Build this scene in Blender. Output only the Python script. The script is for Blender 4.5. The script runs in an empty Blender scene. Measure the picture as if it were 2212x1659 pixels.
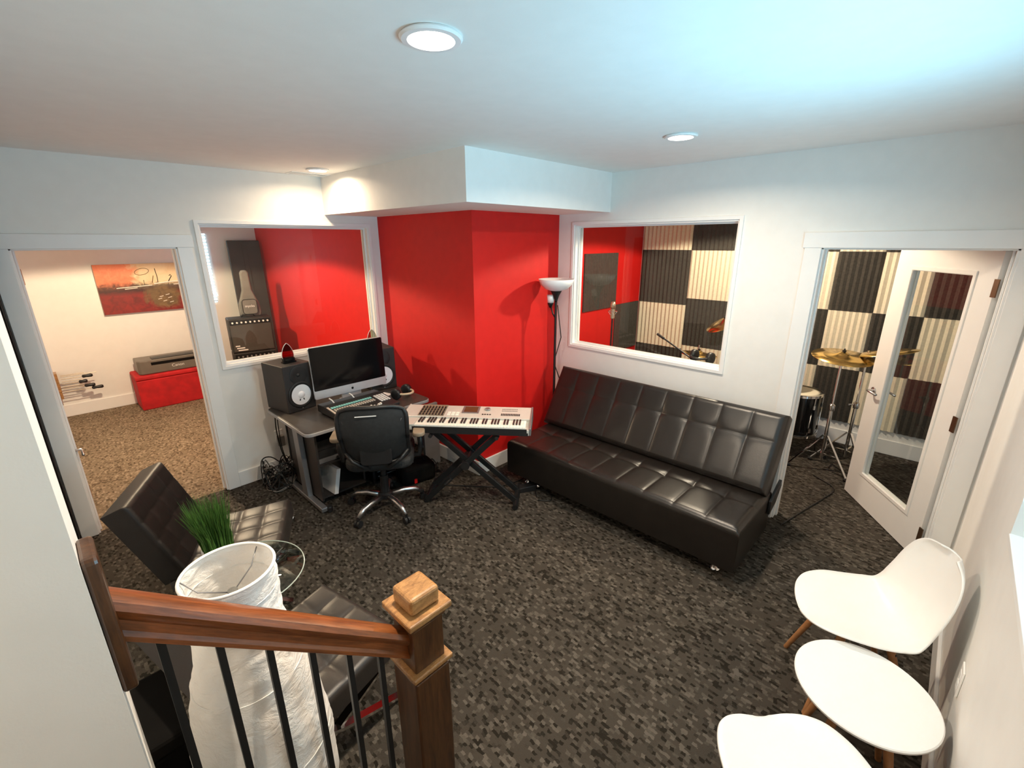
import bpy, bmesh, math, random
from mathutils import Vector, Matrix
random.seed(7)
R = math.radians
sc = bpy.context.scene
COL = sc.collection

# ------------------------------------------------------------------ camera
cam_d = bpy.data.cameras.new('camera')
cam = bpy.data.objects.new('camera', cam_d)
COL.objects.link(cam)
FPX = 984.37
cam_d.sensor_width = 36.0
cam_d.sensor_fit = 'HORIZONTAL'
cam_d.lens = FPX / 2212.0 * 36.0
cam_d.clip_start = 0.02
_y, _p, _r = R(43.9192), R(-17.3762), R(-0.2996)
_f = Vector((math.cos(_p) * math.cos(_y), math.cos(_p) * math.sin(_y), math.sin(_p)))
_ri = Vector((math.sin(_y), -math.cos(_y), 0))
_u = _ri.cross(_f)
_r2 = _ri * math.cos(_r) + _u * math.sin(_r)
_u2 = -_ri * math.sin(_r) + _u * math.cos(_r)
_m = Matrix((_r2, _u2, -_f)).transposed().to_4x4()
_m.translation = Vector((0, 0, 2.0645))
cam.matrix_world = _m
sc.camera = cam

# ------------------------------------------------------------------ world, exposure, renderer quality
w = bpy.data.worlds.new('sky')
sc.world = w
w.use_nodes = True
bg = w.node_tree.nodes['Background']
bg.inputs[0].default_value = (0.55, 0.82, 1.0, 1)
bg.inputs[1].default_value = 1.0
sc.view_settings.view_transform = 'Standard'
sc.view_settings.look = 'None'
sc.view_settings.exposure = 0.25
sc.view_settings.gamma = 1.0
sc.view_settings.use_curve_mapping = False
cy = sc.cycles
cy.use_denoising = True
cy.use_adaptive_sampling = True
cy.adaptive_threshold = 0.04
cy.adaptive_min_samples = 16
cy.max_bounces = 8
cy.diffuse_bounces = 5
cy.glossy_bounces = 3
cy.transmission_bounces = 8
cy.transparent_max_bounces = 10
cy.sample_clamp_indirect = 6.0
cy.caustics_reflective = False
cy.caustics_refractive = False


def area(name, loc, tgt, power, color, size, size_y=None, shape='DISK', spread=180):
    d = bpy.data.lights.new(name, 'AREA')
    d.energy = power
    d.color = color
    d.shape = shape
    d.size = size
    if size_y:
        d.size_y = size_y
    d.spread = R(spread)
    o = bpy.data.objects.new(name, d)
    COL.objects.link(o)
    o.location = loc
    o.rotation_euler = (Vector(tgt) - Vector(loc)).to_track_quat('-Z', 'Y').to_euler()
    return o


WARM = (1.0, 0.82, 0.62)
DAY = (0.31, 0.75, 1.0)
# daylight through the window in the side wall
area('daylight_window', (1.64, -0.54, 1.56), (1.80, 0.35, 2.35), 34, DAY, 1.0, 0.9, 'RECTANGLE', 150)

# ------------------------------------------------------------------ materials
MATS = {}


def nodes(name):
    m = bpy.data.materials.new(name)
    m.use_nodes = True
    nt = m.node_tree
    b = nt.nodes['Principled BSDF']
    MATS[name] = m
    return m, nt, b


def tc(nt, kind='Object', scale=(1, 1, 1)):
    t = nt.nodes.new('ShaderNodeTexCoord')
    mp = nt.nodes.new('ShaderNodeMapping')
    mp.inputs['Scale'].default_value = scale
    nt.links.new(t.outputs[kind], mp.inputs[0])
    return mp.outputs[0]


def noise(nt, vec, scale, detail=3, rough=0.5, dist=0.0):
    n = nt.nodes.new('ShaderNodeTexNoise')
    n.inputs['Scale'].default_value = scale
    n.inputs['Detail'].default_value = detail
    n.inputs['Roughness'].default_value = rough
    n.inputs['Distortion'].default_value = dist
    if vec is not None:
        nt.links.new(vec, n.inputs['Vector'])
    return n.outputs[0]


def ramp(nt, fac, stops):
    r = nt.nodes.new('ShaderNodeValToRGB')
    e = r.color_ramp.elements
    while len(e) < len(stops):
        e.new(0.5)
    for k, (p, c) in enumerate(stops):
        e[k].position = p
        e[k].color = (*c, 1)
    nt.links.new(fac, r.inputs[0])
    return r.outputs[0]


def math_n(nt, op, a, b=None):
    n = nt.nodes.new('ShaderNodeMath')
    n.operation = op
    for i, v in enumerate((a, b)):
        if v is None:
            continue
        if isinstance(v, (int, float)):
            n.inputs[i].default_value = v
        else:
            nt.links.new(v, n.inputs[i])
    return n.outputs[0]


def mixc(nt, fac, a, b):
    n = nt.nodes.new('ShaderNodeMix')
    n.data_type = 'RGBA'
    for sock, v in ((n.inputs[0], fac), (n.inputs[6], a), (n.inputs[7], b)):
        if isinstance(v, tuple):
            sock.default_value = (*v, 1)
        elif isinstance(v, (int, float)):
            sock.default_value = v
        else:
            nt.links.new(v, sock)
    return n.outputs[2]


def bump(nt, b, h, strength=0.1, dist=0.01):
    n = nt.nodes.new('ShaderNodeBump')
    n.inputs['Strength'].default_value = strength
    n.inputs['Distance'].default_value = dist
    nt.links.new(h, n.inputs['Height'])
    nt.links.new(n.outputs[0], b.inputs['Normal'])


def simple(name, col, rough=0.5, metal=0.0, var=0.06, nscale=12, bmp=0.0, bscale=60, spec=0.5, coat=0.0):
    m, nt, b = nodes(name)
    v = tc(nt)
    n = noise(nt, v, nscale, 3)
    lo = tuple(max(0, c * (1 - var)) for c in col)
    hi = tuple(min(1, c * (1 + var)) for c in col)
    nt.links.new(ramp(nt, n, [(0.3, lo), (0.7, hi)]), b.inputs['Base Color'])
    b.inputs['Roughness'].default_value = rough
    b.inputs['Metallic'].default_value = metal
    b.inputs['Specular IOR Level'].default_value = spec
    b.inputs['Coat Weight'].default_value = coat
    if bmp:
        bump(nt, b, noise(nt, v, bscale, 2), bmp, 0.004)
    return m


simple('wall_paint', (0.83, 0.82, 0.79), 0.55, var=0.015, bmp=0.05, bscale=180)
simple('ceiling_paint', (0.88, 0.87, 0.85), 0.7, var=0.015, bmp=0.05, bscale=150)
simple('trim_paint', (0.86, 0.86, 0.85), 0.35, var=0.01)
simple('red_paint', (0.64, 0.012, 0.010), 0.55, var=0.04, bmp=0.05, bscale=180, spec=0.3)
simple('leather', (0.012, 0.0095, 0.008), 0.33, var=0.15, bmp=0.10, bscale=220, spec=0.5)
simple('leather_dark', (0.013, 0.010, 0.009), 0.48, var=0.12, bmp=0.1, bscale=220, spec=0.35)
simple('leather_lit', (0.030, 0.025, 0.022), 0.42, var=0.12, bmp=0.1, bscale=220, spec=0.6)  # black lounge leather with the light on the seats put into the colour
simple('chrome', (0.75, 0.75, 0.76), 0.12, 1.0, var=0.01)
simple('satin_metal', (0.55, 0.55, 0.56), 0.32, 1.0, var=0.03)
simple('grey_steel', (0.30, 0.30, 0.31), 0.38, 0.7, var=0.04)
simple('black_plastic', (0.014, 0.014, 0.015), 0.42, var=0.1)
simple('black_gloss', (0.004, 0.004, 0.005), 0.09, var=0.05, spec=0.25)
simple('black_matte', (0.005, 0.0045, 0.004), 0.85, var=0.2, spec=0.15)
simple('black_iron', (0.016, 0.017, 0.018), 0.45, 0.3, var=0.1)
simple('mesh_fabric', (0.016, 0.017, 0.018), 0.7, var=0.25, nscale=40, bmp=0.3, bscale=500)
simple('desk_laminate', (0.060, 0.052, 0.046), 0.35, var=0.12, nscale=30)
simple('desk_panel', (0.030, 0.026, 0.024), 0.5, var=0.12, nscale=30)
simple('desk_edging', (0.30, 0.30, 0.31), 0.35, var=0.05)
simple('speaker_body', (0.022, 0.020, 0.020), 0.6, var=0.1, bmp=0.1, bscale=300)
simple('cone_white', (0.82, 0.84, 0.88), 0.5, var=0.02)
simple('rubber', (0.012, 0.012, 0.012), 0.6, var=0.1)
simple('aluminium', (0.68, 0.70, 0.74), 0.35, 0.55, var=0.02)
simple('synth_silver', (0.62, 0.60, 0.55), 0.38, 0.2, var=0.03)
simple('ivory', (0.88, 0.86, 0.78), 0.3, var=0.02)
simple('brown_screen', (0.10, 0.045, 0.02), 0.2, var=0.1)
simple('pad_brown', (0.26, 0.20, 0.14), 0.55, var=0.08)
simple('white_plastic', (0.86, 0.855, 0.83), 0.35, var=0.01)
simple('white_lacquer', (0.88, 0.875, 0.86), 0.28, var=0.01)
simple('opal_glass', (0.85, 0.86, 0.88), 0.3, var=0.01)
simple('foam_dark', (0.050, 0.045, 0.037), 0.95, var=0.25, nscale=60, bmp=0.4, bscale=300)
simple('foam_cream', (0.80, 0.72, 0.55), 0.95, var=0.06, nscale=60, bmp=0.4, bscale=300)
simple('door_paint', (0.80, 0.79, 0.76), 0.35, var=0.01)
simple('bronze', (0.16, 0.10, 0.06), 0.4, 0.8, var=0.1)
simple('brass_hinge', (0.35, 0.17, 0.06), 0.4, 0.6, var=0.1)
simple('cymbal_brass', (0.80, 0.56, 0.20), 0.22, 1.0, var=0.1, nscale=30)
simple('drum_head', (0.85, 0.78, 0.60), 0.5, var=0.04)
simple('drum_shell', (0.008, 0.008, 0.009), 0.12, var=0.05)
simple('bag_grey', (0.16, 0.155, 0.14), 0.8, var=0.15, bmp=0.2, bscale=200)
simple('panel_grey', (0.20, 0.19, 0.18), 0.7, var=0.06)
simple('gobo_dark', (0.045, 0.043, 0.040), 0.85, var=0.2, nscale=6)
simple('amp_tolex', (0.016, 0.015, 0.014), 0.6, var=0.2, bmp=0.3, bscale=300)
simple('amp_grille', (0.050, 0.045, 0.037), 0.7, var=0.12, nscale=60, bmp=0.3, bscale=500)
simple('print_white', (0.82, 0.82, 0.80), 0.5, var=0.02)
simple('red_fabric', (0.48, 0.008, 0.012), 0.75, var=0.2, nscale=10, bmp=0.15, bscale=200)
simple('printer_grey', (0.15, 0.13, 0.11), 0.4, var=0.06)
simple('canvas_edge', (0.55, 0.45, 0.38), 0.8, var=0.05)
simple('stroke_white', (0.85, 0.80, 0.70), 0.7, var=0.05)
simple('stroke_brown', (0.14, 0.07, 0.02), 0.6, var=0.2)
simple('stroke_black', (0.015, 0.010, 0.008), 0.6, var=0.2)
simple('steel_rod', (0.45, 0.38, 0.30), 0.35, 0.8, var=0.05)
simple('cable_black', (0.012, 0.011, 0.010), 0.5, var=0.1)
simple('cable_grey', (0.20, 0.18, 0.16), 0.5, var=0.1)
simple('paper', (0.80, 0.80, 0.80), 0.7, var=0.03)
simple('wood_leg', (0.36, 0.17, 0.07), 0.45, var=0.18, nscale=40)
simple('headphone_tan', (0.62, 0.48, 0.32), 0.5, var=0.08)
simple('mixer_teal', (0.25, 0.62, 0.60), 0.4, var=0.05)
simple('mixer_beige', (0.62, 0.55, 0.47), 0.4, var=0.05)
simple('soil', (0.04, 0.03, 0.02), 0.9, var=0.3)
simple('mic_gold', (0.50, 0.40, 0.30), 0.35, 0.8, var=0.05)


def glassmat(name, tint=(1, 1, 1), rough=0.0, base=0.04, extra=0.0):
    m = bpy.data.materials.new(name)
    m.use_nodes = True
    nt = m.node_tree
    nt.nodes.clear()
    out = nt.nodes.new('ShaderNodeOutputMaterial')
    mx = nt.nodes.new('ShaderNodeMixShader')
    tr = nt.nodes.new('ShaderNodeBsdfTransparent')
    gl = nt.nodes.new('ShaderNodeBsdfGlossy')
    fr = nt.nodes.new('ShaderNodeFresnel')
    fr.inputs[0].default_value = 1.5
    tr.inputs[0].default_value = (*tint, 1)
    gl.inputs['Roughness'].default_value = rough
    geo = nt.nodes.new('ShaderNodeNewGeometry')
    front = math_n(nt, 'SUBTRACT', 1.0, geo.outputs['Backfacing'])
    fac = math_n(nt, 'MULTIPLY', math_n(nt, 'ADD', fr.outputs[0], extra), front)
    nt.links.new(fac, mx.inputs[0])
    nt.links.new(tr.outputs[0], mx.inputs[1])
    nt.links.new(gl.outputs[0], mx.inputs[2])
    nt.links.new(mx.outputs[0], out.inputs[0])
    MATS[name] = m


glassmat('glass', (0.96, 0.97, 0.96))
glassmat('table_glass', (0.86, 0.92, 0.88), extra=0.05)
simple('glass_edge', (0.50, 0.58, 0.53), 0.12, var=0.03)
glassmat('red_glass', (0.45, 0.03, 0.03))
glassmat('smoke_glass', (0.60, 0.62, 0.55))


def emis(name, col, strength):
    m, nt, b = nodes(name)
    b.inputs['Base Color'].default_value = (*col, 1)
    b.inputs['Emission Color'].default_value = (*col, 1)
    b.inputs['Emission Strength'].default_value = strength
    return m


emis('lens_glow', (1.0, 0.93, 0.80), 14)
emis('sky_pane', (0.55, 0.86, 1.0), 3.0)
emis('sky_outside', (0.60, 0.90, 1.0), 2.5)


def wood(name, lo, hi, axis_scale, rough=0.33):
    m, nt, b = nodes(name)
    v = tc(nt, 'Object', axis_scale)
    n = noise(nt, v, 6, 5, 0.6, 1.2)
    n2 = noise(nt, v, 38, 3, 0.6, 0.3)
    f = math_n(nt, 'ADD', math_n(nt, 'MULTIPLY', n, 0.65), math_n(nt, 'MULTIPLY', n2, 0.35))
    nt.links.new(ramp(nt, f, [(0.34, lo), (0.64, hi)]), b.inputs['Base Color'])
    b.inputs['Roughness'].default_value = rough
    b.inputs['Coat Weight'].default_value = 0.4
    b.inputs['Coat Roughness'].default_value = 0.15
    bump(nt, b, n2, 0.08, 0.003)


wood('oak_rail', (0.085, 0.024, 0.007), (0.30, 0.092, 0.026), (0.5, 6, 6))
wood('oak_post', (0.030, 0.011, 0.004), (0.115, 0.046, 0.015), (5, 5, 0.5))
wood('oak_cap_lit', (0.20, 0.090, 0.030), (0.46, 0.24, 0.085), (3, 6, 6), 0.4)  # newel oak with the light on the cap painted into the colour


def carpet(name, dark, mid, light, scale=1.0):
    """loop-pile carpet: short dashes laid in staggered rows"""
    m, nt, b = nodes(name)
    t = nt.nodes.new('ShaderNodeTexCoord')
    rot = nt.nodes.new('ShaderNodeMapping')
    rot.inputs['Rotation'].default_value = (0, 0, R(0))
    rot.inputs['Scale'].default_value = (scale, scale, scale)
    nt.links.new(t.outputs['Object'], rot.inputs[0])
    sep = nt.nodes.new('ShaderNodeSeparateXYZ')
    nt.links.new(rot.outputs[0], sep.inputs[0])
    wob = noise(nt, rot.outputs[0], 40, 2)
    wv = math_n(nt, 'MULTIPLY', math_n(nt, 'SUBTRACT', wob, 0.5), 1.3)
    row = math_n(nt, 'FLOOR', math_n(nt, 'ADD', math_n(nt, 'MULTIPLY', sep.outputs[0], 72.0), wv))
    wn = nt.nodes.new('ShaderNodeTexWhiteNoise')
    wn.noise_dimensions = '1D'
    nt.links.new(row, wn.inputs['W'])
    colx = math_n(nt, 'FLOOR', math_n(nt, 'ADD', math_n(nt, 'ADD', math_n(nt, 'MULTIPLY', sep.outputs[1], 46.0), math_n(nt, 'MULTIPLY', wn.outputs[0], 7.0)), wv))
    cmb = nt.nodes.new('ShaderNodeCombineXYZ')
    nt.links.new(colx, cmb.inputs[0])
    nt.links.new(row, cmb.inputs[1])
    w2 = nt.nodes.new('ShaderNodeTexWhiteNoise')
    w2.noise_dimensions = '2D'
    nt.links.new(cmb.outputs[0], w2.inputs['Vector'])
    fine = noise(nt, rot.outputs[0], 160, 2)
    big = noise(nt, rot.outputs[0], 2.2, 3)
    f = math_n(nt, 'ADD', math_n(nt, 'MULTIPLY', w2.outputs[0], 0.84), math_n(nt, 'MULTIPLY', fine, 0.14))
    f = math_n(nt, 'ADD', f, math_n(nt, 'MULTIPLY', math_n(nt, 'SUBTRACT', big, 0.5), 0.3))
    nt.links.new(ramp(nt, f, [(0.16, dark), (0.30, mid), (0.68, mid), (0.88, light)]), b.inputs['Base Color'])
    b.inputs['Roughness'].default_value = 0.95
    b.inputs['Specular IOR Level'].default_value = 0.15
    h = math_n(nt, 'ADD', w2.outputs[0], fine)
    bump(nt, b, h, 0.5, 0.006)


carpet('carpet_charcoal', (0.018, 0.015, 0.011), (0.054, 0.046, 0.037), (0.112, 0.098, 0.082))
carpet('carpet_tan', (0.105, 0.078, 0.050), (0.205, 0.158, 0.108), (0.33, 0.265, 0.19))


def grass_mat():
    m, nt, b = nodes('grass_green')
    v = tc(nt, 'Object', (1, 1, 0.3))
    n = noise(nt, v, 60, 3)
    nt.links.new(ramp(nt, n, [(0.3, (0.014, 0.055, 0.006)), (0.7, (0.085, 0.20, 0.03))]), b.inputs['Base Color'])
    b.inputs['Roughness'].default_value = 0.55


grass_mat()


def paper_shade():
    m, nt, b = nodes('rice_paper')
    v = tc(nt, 'Object', (1, 1, 1.6))
    n = noise(nt, v, 16, 5, 0.65, 1.6)
    n2 = noise(nt, v, 5, 2, 0.5, 2.0)
    nt.links.new(ramp(nt, n, [(0.3, (0.94, 0.92, 0.88)), (0.7, (0.97, 0.96, 0.94))]), b.inputs['Base Color'])
    b.inputs['Roughness'].default_value = 0.8
    b.inputs['Transmission Weight'].default_value = 0.0
    b.inputs['Subsurface Weight'].default_value = 0.0
    h = math_n(nt, 'ADD', n, math_n(nt, 'MULTIPLY', n2, 1.5))
    bump(nt, b, h, 0.5, 0.014)
    # thin paper: half of the light passes through
    tl = nt.nodes.new('ShaderNodeBsdfTranslucent')
    tl.inputs[0].default_value = (0.85, 0.82, 0.76, 1)
    mx = nt.nodes.new('ShaderNodeMixShader')
    mx.inputs[0].default_value = 0.15
    out = nt.nodes['Material Output']
    nt.links.new(b.outputs[0], mx.inputs[1])
    nt.links.new(tl.outputs[0], mx.inputs[2])
    nt.links.new(mx.outputs[0], out.inputs[0])


paper_shade()


def canvas_paint():
    """abstract painting: orange and cream above, dark band, deep red below, a dark bowl form in the middle"""
    m, nt, b = nodes('abstract_painting')
    t = nt.nodes.new('ShaderNodeTexCoord')
    sep = nt.nodes.new('ShaderNodeSeparateXYZ')
    nt.links.new(t.outputs['Object'], sep.inputs[0])
    v = tc(nt, 'Object')
    n1 = noise(nt, v, 5, 5, 0.6, 0.8)
    n2 = noise(nt, v, 14, 4, 0.6, 1.0)
    wob = math_n(nt, 'MULTIPLY', math_n(nt, 'SUBTRACT', n1, 0.5), 0.35)
    x = math_n(nt, 'ADD', sep.outputs[0], wob)
    z = math_n(nt, 'ADD', sep.outputs[2], math_n(nt, 'MULTIPLY', math_n(nt, 'SUBTRACT', n2, 0.5), 0.12))
    up = mixc(nt, n2, (0.62, 0.10, 0.03), (0.80, 0.30, 0.14))
    cream = mixc(nt, n1, (0.62, 0.40, 0.18), (0.85, 0.74, 0.52))
    low = mixc(nt, n2, (0.05, 0.008, 0.004), (0.36, 0.020, 0.014))
    def step(val, a, bb):
        mr = nt.nodes.new('ShaderNodeMapRange')
        mr.inputs[1].default_value = a
        mr.inputs[2].default_value = bb
        nt.links.new(val, mr.inputs[0])
        return mr.outputs[0]
    top = mixc(nt, step(x, -0.13, -0.05), up, cream)
    band = step(math_n(nt, 'ABSOLUTE', math_n(nt, 'SUBTRACT', z, 0.0)), 0.075, 0.03)
    c = mixc(nt, step(z, -0.03, 0.03), low, top)
    c = mixc(nt, math_n(nt, 'MULTIPLY', band, 0.85), c, (0.025, 0.010, 0.005))
    dx = math_n(nt, 'SUBTRACT', x, 0.20)
    dz = math_n(nt, 'ADD', z, 0.12)
    rr = math_n(nt, 'SQRT', math_n(nt, 'ADD', math_n(nt, 'MULTIPLY', dx, dx), math_n(nt, 'MULTIPLY', math_n(nt, 'MULTIPLY', dz, dz), 1.6)))
    bowl = mixc(nt, n2, (0.02, 0.010, 0.005), (0.30, 0.18, 0.07))
    c = mixc(nt, step(rr, 0.22, 0.15), c, bowl)
    nt.links.new(c, b.inputs['Base Color'])
    b.inputs['Roughness'].default_value = 0.5


canvas_paint()


# ------------------------------------------------------------------ mesh helpers
class MB:
    def __init__(s):
        s.v = []
        s.f = []
        s.M = Matrix.Identity(4)

    def add(s, vs, fs):
        o = len(s.v)
        s.v += [tuple(s.M @ Vector(p)) for p in vs]
        s.f += [tuple(i + o for i in f) for f in fs]
        return s

    def box(s, x0, x1, y0, y1, z0, z1):
        return s.add([(x0, y0, z0), (x1, y0, z0), (x1, y1, z0), (x0, y1, z0), (x0, y0, z1), (x1, y0, z1), (x1, y1, z1), (x0, y1, z1)],
                     [(0, 3, 2, 1), (4, 5, 6, 7), (0, 1, 5, 4), (1, 2, 6, 5), (2, 3, 7, 6), (3, 0, 4, 7)])

    def tube(s, pts, r, n=8, caps=True):
        """round bar through points; r one radius or one for each point"""
        pts = [Vector(p) for p in pts]
        rs = r if isinstance(r, (list, tuple)) else [r] * len(pts)
        vs, fs = [], []
        prev = None
        for i, p in enumerate(pts):
            d = (pts[min(i + 1, len(pts) - 1)] - pts[max(i - 1, 0)])
            d = d.normalized() if d.length > 1e-9 else Vector((0, 0, 1))
            if prev is None:
                a = Vector((0, 0, 1)) if abs(d.z) < 0.9 else Vector((1, 0, 0))
                u = d.cross(a).normalized()
            else:
                u = (prev - d * prev.dot(d))
                u = u.normalized() if u.length > 1e-6 else d.orthogonal().normalized()
            prev = u
            q = d.cross(u)
            for k in range(n):
                t = 2 * math.pi * k / n
                vs.append(p + (u * math.cos(t) + q * math.sin(t)) * rs[i])
        m = len(pts)
        for i in range(m - 1):
            for k in range(n):
                k2 = (k + 1) % n
                fs.append((i * n + k, i * n + k2, (i + 1) * n + k2, (i + 1) * n + k))
        if caps:
            fs.append(tuple(range(n - 1, -1, -1)))
            fs.append(tuple((m - 1) * n + k for k in range(n)))
        return s.add(vs, fs)

    def bar(s, a, b, wid, thk, up=(0, 0, 1)):
        """rectangular bar from a to b"""
        a, b = Vector(a), Vector(b)
        d = (b - a).normalized()
        u = d.cross(Vector(up))
        u = u.normalized() if u.length > 1e-6 else d.orthogonal().normalized()
        q = u.cross(d)
        vs = []
        for p in (a, b):
            for sx, sy in ((-1, -1), (1, -1), (1, 1), (-1, 1)):
                vs.append(p + u * sx * wid / 2 + q * sy * thk / 2)
        return s.add(vs, [(0, 3, 2, 1), (4, 5, 6, 7), (0, 1, 5, 4), (1, 2, 6, 5), (2, 3, 7, 6), (3, 0, 4, 7)])

    def lathe(s, prof, n=32, c=(0, 0, 0), close=True):
        """profile of (radius, z), spun about z through c"""
        vs, fs = [], []
        for r, z in prof:
            for k in range(n):
                t = 2 * math.pi * k / n
                vs.append((c[0] + r * math.cos(t), c[1] + r * math.sin(t), c[2] + z))
        m = len(prof)
        for i in range(m - 1):
            for k in range(n):
                k2 = (k + 1) % n
                fs.append((i * n + k, i * n + k2, (i + 1) * n + k2, (i + 1) * n + k))
        if close:
            fs.append(tuple(range(n - 1, -1, -1)))
            fs.append(tuple((m - 1) * n + k for k in range(n)))
        return s.add(vs, fs)

    def prism(s, poly, a, b, axis='z'):
        """polygon (2D) pulled from a to b along the axis"""
        def P(u, v, t):
            return {'z': (u, v, t), 'y': (u, t, v), 'x': (t, u, v)}[axis]
        n = len(poly)
        vs = [P(u, v, a) for u, v in poly] + [P(u, v, b) for u, v in poly]
        fs = [tuple(range(n - 1, -1, -1)), tuple(range(n, 2 * n))]
        for k in range(n):
            k2 = (k + 1) % n
            fs.append((k, k2, n + k2, n + k))
        return s.add(vs, fs)

    def build(s, name, mat, parent=None, smooth=False, bev=0.0, seg=2, sub=0, auto=None):
        me = bpy.data.meshes.new(name)
        me.from_pydata(s.v, [], s.f)
        bm = bmesh.new()
        bm.from_mesh(me)
        bmesh.ops.recalc_face_normals(bm, faces=bm.faces)
        if smooth:
            for f in bm.faces:
                f.smooth = True
            if auto is not None:
                for e in bm.edges:
                    if len(e.link_faces) == 2 and e.calc_face_angle(0) > R(auto):
                        e.smooth = False
        bm.to_mesh(me)
        bm.free()
        me.materials.append(MATS[mat])
        o = bpy.data.objects.new(name, me)
        COL.objects.link(o)
        if parent is not None:
            o.parent = parent
        if bev:
            md = o.modifiers.new('bevel', 'BEVEL')
            md.width = bev
            md.segments = seg
            md.limit_method = 'ANGLE'
            md.angle_limit = R(40)
        if sub:
            md = o.modifiers.new('sub', 'SUBSURF')
            md.levels = sub
            md.render_levels = sub
        return o


def thing(name, label, cat, loc=(0, 0, 0), rotz=0.0, group=None):
    o = bpy.data.objects.new(name, None)
    COL.objects.link(o)
    o.empty_display_size = 0.05
    o.location = loc
    o.rotation_euler = (0, 0, rotz)
    return tag(o, label, cat, group)


def tag(o, label, cat, group=None):
    o['label'] = label
    o['category'] = cat
    if group:
        o['group'] = group
    return o


def struct(o, label=None):
    o['kind'] = 'structure'
    if label:
        o['label'] = label
    return o


def stuff(o, label=None):
    o['kind'] = 'stuff'
    if label:
        o['label'] = label
    return o


def copy_tree(o, parent=None):
    c = o.copy()
    COL.objects.link(c)
    c.parent = parent
    for ch in [k for k in bpy.data.objects if k.parent == o]:
        copy_tree(ch, c)
    return c


def move(o, loc, rotz=None):
    o.location = loc
    if rotz is not None:
        o.rotation_euler = (0, 0, rotz)
    return o


def box(name, mat, parent, x0, x1, y0, y1, z0, z1, bev=0.0, seg=2):
    return MB().box(x0, x1, y0, y1, z0, z1).build(name, mat, parent, bev=bev, seg=seg)


def rrect(x0, x1, y0, y1, r, n=5):
    out = []
    for cx_, cy_, a0 in ((x1 - r, y1 - r, 0), (x0 + r, y1 - r, 90), (x0 + r, y0 + r, 180), (x1 - r, y0 + r, 270)):
        for k in range(n + 1):
            t = R(a0 + 90 * k / n)
            out.append((cx_ + r * math.cos(t), cy_ + r * math.sin(t)))
    return out


def holed_wall(name, mat, axis, p0, p1, u0, u1, z0, z1, holes):
    """a wall slab with rectangular openings, one connected mesh; axis = normal"""
    us = sorted({u0, u1, *[h[0] for h in holes], *[h[1] for h in holes]})
    zs = sorted({z0, z1, *[h[2] for h in holes], *[h[3] for h in holes]})
    solid = {}
    for i in range(len(us) - 1):
        for j in range(len(zs) - 1):
            cu, cz = (us[i] + us[i + 1]) / 2, (zs[j] + zs[j + 1]) / 2
            solid[i, j] = not any(h[0] < cu < h[1] and h[2] < cz < h[3] for h in holes)
    vid, vs, fs = {}, [], []

    def V(i, j, k):
        if (i, j, k) not in vid:
            p = (p0, p1)[k]
            vid[i, j, k] = len(vs)
            vs.append((p, us[i], zs[j]) if axis == 'x' else (us[i], p, zs[j]))
        return vid[i, j, k]
    for (i, j), s_ in solid.items():
        if not s_:
            continue
        for k in (0, 1):
            fs.append((V(i, j, k), V(i + 1, j, k), V(i + 1, j + 1, k), V(i, j + 1, k)))
        for di, dj, a, b in ((-1, 0, (0, 0), (0, 1)), (1, 0, (1, 0), (1, 1)), (0, -1, (0, 0), (1, 0)), (0, 1, (0, 1), (1, 1))):
            if not solid.get((i + di, j + dj), False):
                fs.append((V(i + a[0], j + a[1], 0), V(i + b[0], j + b[1], 0), V(i + b[0], j + b[1], 1), V(i + a[0], j + a[1], 1)))
    m = MB()
    m.add(vs, fs)
    return m.build(name, mat)


def ring(name, mat, parent, axis, p0, p1, u0, u1, z0, z1, wd, top=None, bottom=True, bev=0.0):
    """rectangular frame (casing / sash) in one piece"""
    tw = wd if top is None else top
    inner = (u0 + wd, u1 - wd, z0 + (wd if bottom else 0), z1 - tw)
    h = [(inner[0], inner[1], inner[2] - (0 if bottom else 0.001), inner[3])]
    if not bottom:
        h = [(inner[0], inner[1], z0 - 1, inner[3])]
        us = [u0, inner[0], inner[1], u1]
        poly = [(u0, z0), (u0, z1), (u1, z1), (u1, z0), (inner[1], z0), (inner[1], inner[3]), (inner[0], inner[3]), (inner[0], z0)]
        o = MB().prism(poly, p0, p1, axis).build(name, mat, parent, bev=bev)
        return o
    o = holed_wall(name, mat, axis, p0, p1, u0, u1, z0, z1, h)
    o.parent = parent
    if bev:
        md = o.modifiers.new('bevel', 'BEVEL')
        md.width = bev
        md.limit_method = 'ANGLE'
    return o


def text(name, s, mat, parent, loc, rot, size, ext=0.0006, align='CENTER'):
    c = bpy.data.curves.new(name, 'FONT')
    c.body = s
    c.size = size
    c.extrude = ext
    c.align_x = align
    c.materials.append(MATS[mat])
    tmp = bpy.data.objects.new(name, c)
    COL.objects.link(tmp)
    bpy.context.view_layer.update()
    me = bpy.data.meshes.new_from_object(tmp.evaluated_get(bpy.context.evaluated_depsgraph_get()))
    bpy.data.objects.remove(tmp)
    o = bpy.data.objects.new(name, me)
    COL.objects.link(o)
    o.location = loc
    o.rotation_euler = rot
    o.parent = parent
    return o


# ------------------------------------------------------------------ the setting
YA, XB, YC, H, HS = 4.25, 3.62, -0.308, 2.6135, 2.30
SX, SY, PX, PY = 1.988, 2.297, 2.5155, 2.8515
DA0, DA1, DAT = -0.043, 0.830, 2.04
DB0, DB1, DBT = -0.204, 0.689, 2.02
T = 0.12

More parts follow.
